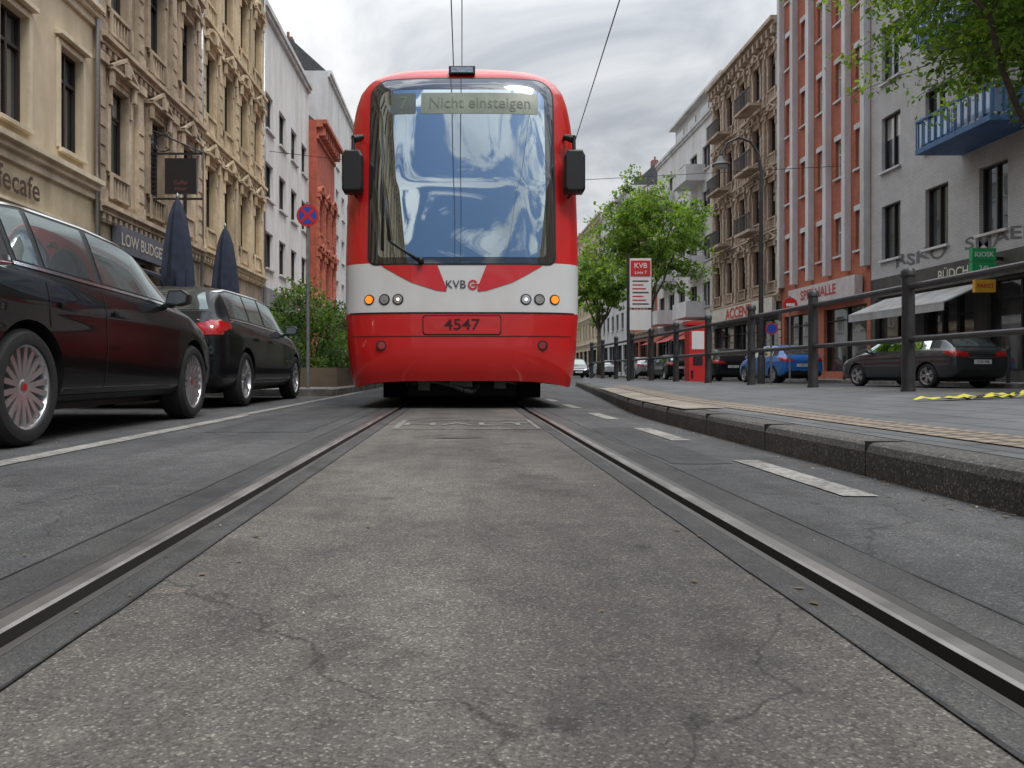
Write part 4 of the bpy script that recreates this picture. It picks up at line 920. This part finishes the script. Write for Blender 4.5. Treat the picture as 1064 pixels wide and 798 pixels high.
def round_sign(name,x,y,z,r,zb,kind):
    P=empty(name,(x,y,zb)); sb=B(); sb.tube((x,y,zb),(x,y,z+r+.05),.032,.032,10,0)
    sb.lathe([(-.05,0),(-.05,r),(-.035,r),(-.035,0)],(x,y,z),'y',32,1); sb.lathe([(-.054,0),(-.054,r*.80)],(x,y,z),'y',32,2)
    if kind=='nostop':
        for a in(math.pi/4,-math.pi/4):
            c,s=math.cos(a),math.sin(a); q=.028; rr_=r*.84
            sb.add([(x+c*rr_*u-s*q*v_,y-.0575-(.001 if a>0 else 0),z+s*rr_*u+c*q*v_) for u,v_ in((-1,-1),(1,-1),(1,1),(-1,1))],[(0,1,2,3)],1)
    sb.obj('sign',[m_galv,m_sred,m_sblue if kind!='noentry' else m_sred],P,(x,y,zb),recalc=False)
    if kind=='noentry':
        q=B(); q.box(x-r*.6,x+r*.6,y-.06,y-.057,z-.05,z+.05); q.obj('bar',[m_white],P,(x,y,zb))
    return P
P=round_sign('no_stopping_sign',-2.80,14.0,3.25,.20,.12,'nostop')
round_sign('traffic_sign',10.2,25.4,1.85,.20,0,'blue'); round_sign('no_entry_sign',10.9,25.6,2.65,.24,0,'noentry')
P=empty('street_lamp',(10.1,26,0)); sb=B(); pts=[(10.1,26,0),(10.1,26,1.2),(10.1,26,7.2),(10.0,26,7.8),(9.75,26,8.2),(9.35,26,8.35),(8.95,26,8.15),(8.75,26,7.75)]
rs=[.11,.085,.06,.05,.045,.04,.035,.03]
for i in range(len(pts)-1): sb.tube(pts[i],pts[i+1],rs[i],rs[i+1],12,0)
sb.lathe([(.30,.03),(.26,.09),(.12,.15),(0,.30),(-.03,.30),(-.03,.24)],(8.75,26,7.42),'z',20,0); sb.lathe([(-.02,.24),(-.12,.18),(-.16,0)],(8.75,26,7.42),'z',16,1); sb.lathe([(0,.13),(.9,.13),(.98,.09)],(10.1,26,0),'z',14,0)
sb.obj('pole_and_lantern',[m_iron,M('lamp_glass',(.6,.6,.58),.3)],P,(10.1,26,0),angle=.7)
m_umb=M('parasol_cloth',(.022,.03,.055),.8,var=.3,ns=6)
for (x,y,s) in ((-4.95,13.4,1.04),(-4.95,16.1,1.04)):
    P=empty('closed_parasol',(x,y,.12)); ub=B(); ub.tube((x,y,.12),(x,y,3.35*s),.025,.025,8,1)
    n=24; prof=[(3.30,.015),(3.22,.06),(3.0,.13),(2.6,.19),(2.1,.24),(1.75,.25),(1.72,.20),(1.5,.26),(1.28,.31),(1.25,.27)]
    vs=[]
    for (z,r) in prof:
        for i in range(n):
            a=2*math.pi*i/n; rr_=r*(1+.22*(1 if i%3==0 else -.4 if i%3==1 else .1)); vs.append((x+rr_*math.cos(a),y+rr_*math.sin(a),z*s))
    ub.add(vs,[(j*n+i,j*n+(i+1)%n,(j+1)*n+(i+1)%n,(j+1)*n+i) for j in range(len(prof)-1) for i in range(n)],0)
    ub.box(x-.28,x+.28,y-.28,y+.28,.125,.2,1); ub.lathe([(3.3*s,.02),(3.34*s,.035),(3.40*s,.0)],(x,y,0),'z',10,2)
    ub.obj('canopy_and_pole',[m_umb,m_iron,m_steel],P,(x,y,.12),angle=.9,recalc=True)
tb=B(); rd=random.Random(2)
for (xs_,ys_) in ((3.35,5.35),(3.52,5.5),(3.2,5.45)):
    px=xs_; py=ys_; prev=None
    for i in range(16):
        z=platz(px,py)+.008+abs(math.sin(i*1.3+xs_*5))*.018; cur=[(px,py-.03,z),(px+.01,py+.03,z+.012*math.sin(i))]
        if prev: tb.add([prev[0],cur[0],cur[1],prev[1]],[(0,1,2,3)],0)
        prev=cur; px+=rd.uniform(.02,.055); py+=rd.uniform(-.03,.025)
tb.obj('barrier_tape',[M('tape_yellow',(.62,.56,.03),.5,var=.15)],recalc=False,smooth=True)
P=empty('potted_plant',(14.4,22.6,.12)); sb=B(); sb.lathe([(0.0,.18),(.4,.25),(.42,.27),(.42,.2)],(14.4,22.6,.12),'z',14,0)
for i in range(160):
    a=random.uniform(0,6.28); l=random.uniform(.3,.8); t_=random.uniform(.1,.7); d=Vector((math.cos(a)*math.sin(t_),math.sin(a)*math.sin(t_),math.cos(t_))); p=Vector((14.4,22.6,.5)); s_=d.orthogonal().normalized()*.035
    sb.add([tuple(p),tuple(p+d*l*.6+s_),tuple(p+d*l),tuple(p+d*l*.6-s_)],[(0,1,2,3)],1)
sb.obj('pot_and_leaves',[M('terracotta',(.3,.13,.07),.8),MLeaf('potplant_leaf',(.05,.11,.03))],P,(14.4,22.6,.12),recalc=False)
for y in (18.5,20.3,27,29,33,36,40): 
    P=empty('bollard',(14.4,y,.12)); sb=B(); sb.lathe([(0,.05),(.85,.05),(.87,.065),(.95,.05),(.98,0)],(14.4,y,.12),'z',12,0); sb.obj('post',[m_iron],P,(14.4,y,.12),angle=.6)

# ------------------------------------------------------------------ trees
m_bark=M('bark',(.085,.07,.055),.9,var=.35,ns=12,bump=.7,bs=30)
def leaves(centers,radii,per,size,mats,name,parent,org,flat=.7,seed=1):
    r=np.random.default_rng(seed)
    C=np.array(centers); n=len(C)
    k=per*n; idx=np.repeat(np.arange(n),per)
    d=r.normal(size=(k,3)); d/=np.linalg.norm(d,axis=1)[:,None]; rad=r.random(k)**.45
    pos=C[idx]+d*rad[:,None]*np.array(radii)[idx][:,None]*np.array([1,1,flat])
    u=r.normal(size=(k,3)); u[:,2]-=.5; u/=np.linalg.norm(u,axis=1)[:,None]
    nn=r.normal(size=(k,3))*.6; nn[:,2]+=1; v=np.cross(nn,u); v/=np.linalg.norm(v,axis=1)[:,None]
    sz=size*r.uniform(.6,1.35,k)[:,None]
    a=pos-u*sz*.5; b_=pos+v*sz*.28; c=pos+u*sz*.5; d_=pos-v*sz*.28
    verts=np.stack([a,b_,c,d_],1).reshape(-1,3)-np.array(org)
    clump=r.integers(0,len(mats),n); mi=clump[idx]; fl=r.random(k)<.3; mi[fl]=r.integers(0,len(mats),fl.sum())
    me=bpy.data.meshes.new(name); me.vertices.add(4*k); me.vertices.foreach_set('co',verts.ravel())
    me.loops.add(4*k); me.loops.foreach_set('vertex_index',np.arange(4*k)); me.polygons.add(k); me.polygons.foreach_set('loop_start',np.arange(0,4*k,4)); me.polygons.foreach_set('loop_total',np.full(k,4))
    for m in mats: me.materials.append(m)
    me.polygons.foreach_set('material_index',mi.astype(np.int32)); me.update(calc_edges=True); me.validate()
    o=bpy.data.objects.new(name,me); COL.objects.link(o); o.parent=parent; return o
LM=[MLeaf('leaf_light',(.18,.27,.045)),MLeaf('leaf_mid',(.13,.22,.04)),MLeaf('leaf_dark',(.075,.14,.03))]
LB=[MLeaf('shrub_leaf_light',(.10,.165,.04)),MLeaf('shrub_leaf_dark',(.04,.08,.025))]
def tree(name,base,fork,cz,rx,rz_,trunk,total,size,seed,nclump=300,cr=.42,nl=7):
    """branches grown towards clump points scattered through an uneven crown volume"""
    rd=random.Random(seed); P=empty(name,base); tb=B(); base=Vector(base)
    top=base+Vector((rd.uniform(-.1,.1),rd.uniform(-.1,.1),fork))
    tb.tube(base,base+Vector((0,0,.25)),trunk*1.5,trunk*1.1,12); tb.tube(base+Vector((0,0,.25)),top,trunk*1.1,trunk*.8,12)
    CC=Vector((base.x,base.y,cz)); limbs=[]
    for i in range(nl):
        a=2*math.pi*i/nl+rd.uniform(-.3,.3); el=rd.uniform(-.25,1.2); L_=rd.uniform(.7,1.0)
        end=CC+Vector((math.cos(a)*math.cos(el)*rx*L_,math.sin(a)*math.cos(el)*rx*L_,math.sin(el)*rz_*L_)); p=top-Vector((0,0,rd.uniform(0,.15)*fork)); pts=[p]
        for s in range(1,9):
            t_=s/8; q=p.lerp(end,t_)+Vector((rd.uniform(-.1,.1),rd.uniform(-.1,.1),.5*math.sin(t_*math.pi)*rz_*.35)); pts.append(q)
        for s in range(8): tb.tube(pts[s],pts[s+1],trunk*.45*(1-s/9),trunk*.45*(1-(s+1)/9),7,cap=False)
        limbs.append(pts)
    leader=[top+ (CC+Vector((0,0,rz_*.8))-top)*(s/6)+Vector((rd.uniform(-.1,.1),rd.uniform(-.1,.1),0)) for s in range(7)]
    for s in range(6): tb.tube(leader[s],leader[s+1],trunk*.6*(1-s/7),trunk*.6*(1-(s+1)/7),7,cap=False)
    limbs.append(leader); allp=[q for l in limbs for q in l[2:]]
    cen=[];rad=[]
    cnt=0
    while cnt<nclump:
        a=rd.uniform(0,2*math.pi); s=rd.uniform(-1,1); q=rd.uniform(.15,1)**.5
        m=.80+.23*math.sin(a*3+seed)*math.cos(s*4)+.12*math.sin(a*7+s*5)
        c_=math.sqrt(1-s*s); p=CC+Vector((math.cos(a)*c_*rx*q*m,math.sin(a)*c_*rx*q*m,s*rz_*q*m))
        if rd.random()<.25*(math.sin(p.x*2.1+seed)+math.sin(p.y*1.7)+math.sin(p.z*2.9)): continue
        cnt+=1
        near=min(allp,key=lambda w_:(w_-p).length)
        dirv=(p-near); 
        mid=near+dirv*.5+Vector((0,0,.08*dirv.length)); tb.tube(near,mid,trunk*.10,trunk*.07,4,cap=False); tb.tube(mid,p,trunk*.07,trunk*.03,4,cap=False)
        for f_ in (.55,.8,1.0):
            c=near+dirv*f_; cen.append(tuple(c)); rad.append(cr*rd.uniform(.6,1.2)*(.6+.4*f_))
    tb.obj('trunk_and_branches',[m_bark],P,tuple(base),smooth=True,recalc=False)
    leaves(cen,rad,max(1,total//len(cen)),size,LM,'foliage',P,tuple(base),flat=.55,seed=seed)
tree('street_tree',(10.3,13.0,.0),3.6,7.85,4.55,3.05,.15,56000,.12,5,nclump=800,cr=.44,nl=9)
tree('street_tree',(6.85,28,.0),2.8,5.35,2.75,2.35,.10,15000,.14,11,nclump=380,cr=.34,nl=7)
tree('street_tree',(8.2,46,.0),3.0,5.9,3.0,2.7,.13,7000,.24,12,nclump=240,cr=.45)
tree('street_tree',(7.5,66,.0),3.0,6.3,3.2,2.9,.13,5000,.30,17,nclump=200,cr=.5)
P=empty('flowering_shrub',(-3.3,16.3,.12)); rd=random.Random(4); cen=[];rad=[]
for i in range(150):
    a=rd.uniform(0,6.28); q=rd.uniform(0,1)**.5; x=-3.35+.95*q*math.cos(a); y=16.6+1.5*q*math.sin(a); z=.3+rd.uniform(0,1)*(1.85-.5*q)+(.25 if math.sin(x*5)>.2 else 0)
    cen.append((x,y,z)); rad.append(rd.uniform(.15,.32))
leaves(cen,rad,70,.085,LB,'foliage',P,(-3.3,16.3,.12),flat=.9,seed=8)
cen2=[c for c in cen if c[2]>1.6]; leaves(cen2,[.28]*len(cen2),5,.07,[M('blossom_pink',(.5,.22,.27),.6)],'blossom',P,(-3.3,16.3,.12),seed=9)
sb=B()
for i in range(9): a=i*.7; sb.tube((-3.3+.1*math.cos(a),16.6+.1*math.sin(a),.1),(-3.3+.7*math.cos(a),16.6+.9*math.sin(a),1.5),.025,.01,6)
sb.box(-4.2,-2.45,15.1,15.2,.12,.5,1); sb.box(-2.53,-2.45,15.2,18.3,.12,.5,1)
sb.obj('stems_and_planter',[m_bark,M('planter_wood',(.12,.09,.06),.8)],P,(-3.3,16.3,.12))
P=empty('hedge',(-3.2,22,.12)); cen=[];rad=[]
for i in range(90): cen.append((-3.2+rd.uniform(-.6,.6),rd.uniform(19.5,25),rd.uniform(.3,2.0))); rad.append(rd.uniform(.2,.4))
leaves(cen,rad,45,.11,LB,'foliage',P,(-3.2,22,.12),seed=10)
sb=B(); sb.box(-3.9,-2.5,19.2,25.3,.12,.45,0); sb.obj('planter',[M('planter_concrete',(.2,.19,.18),.8)],P,(-3.2,22,.12))
print('OBJS',len(bpy.data.objects))
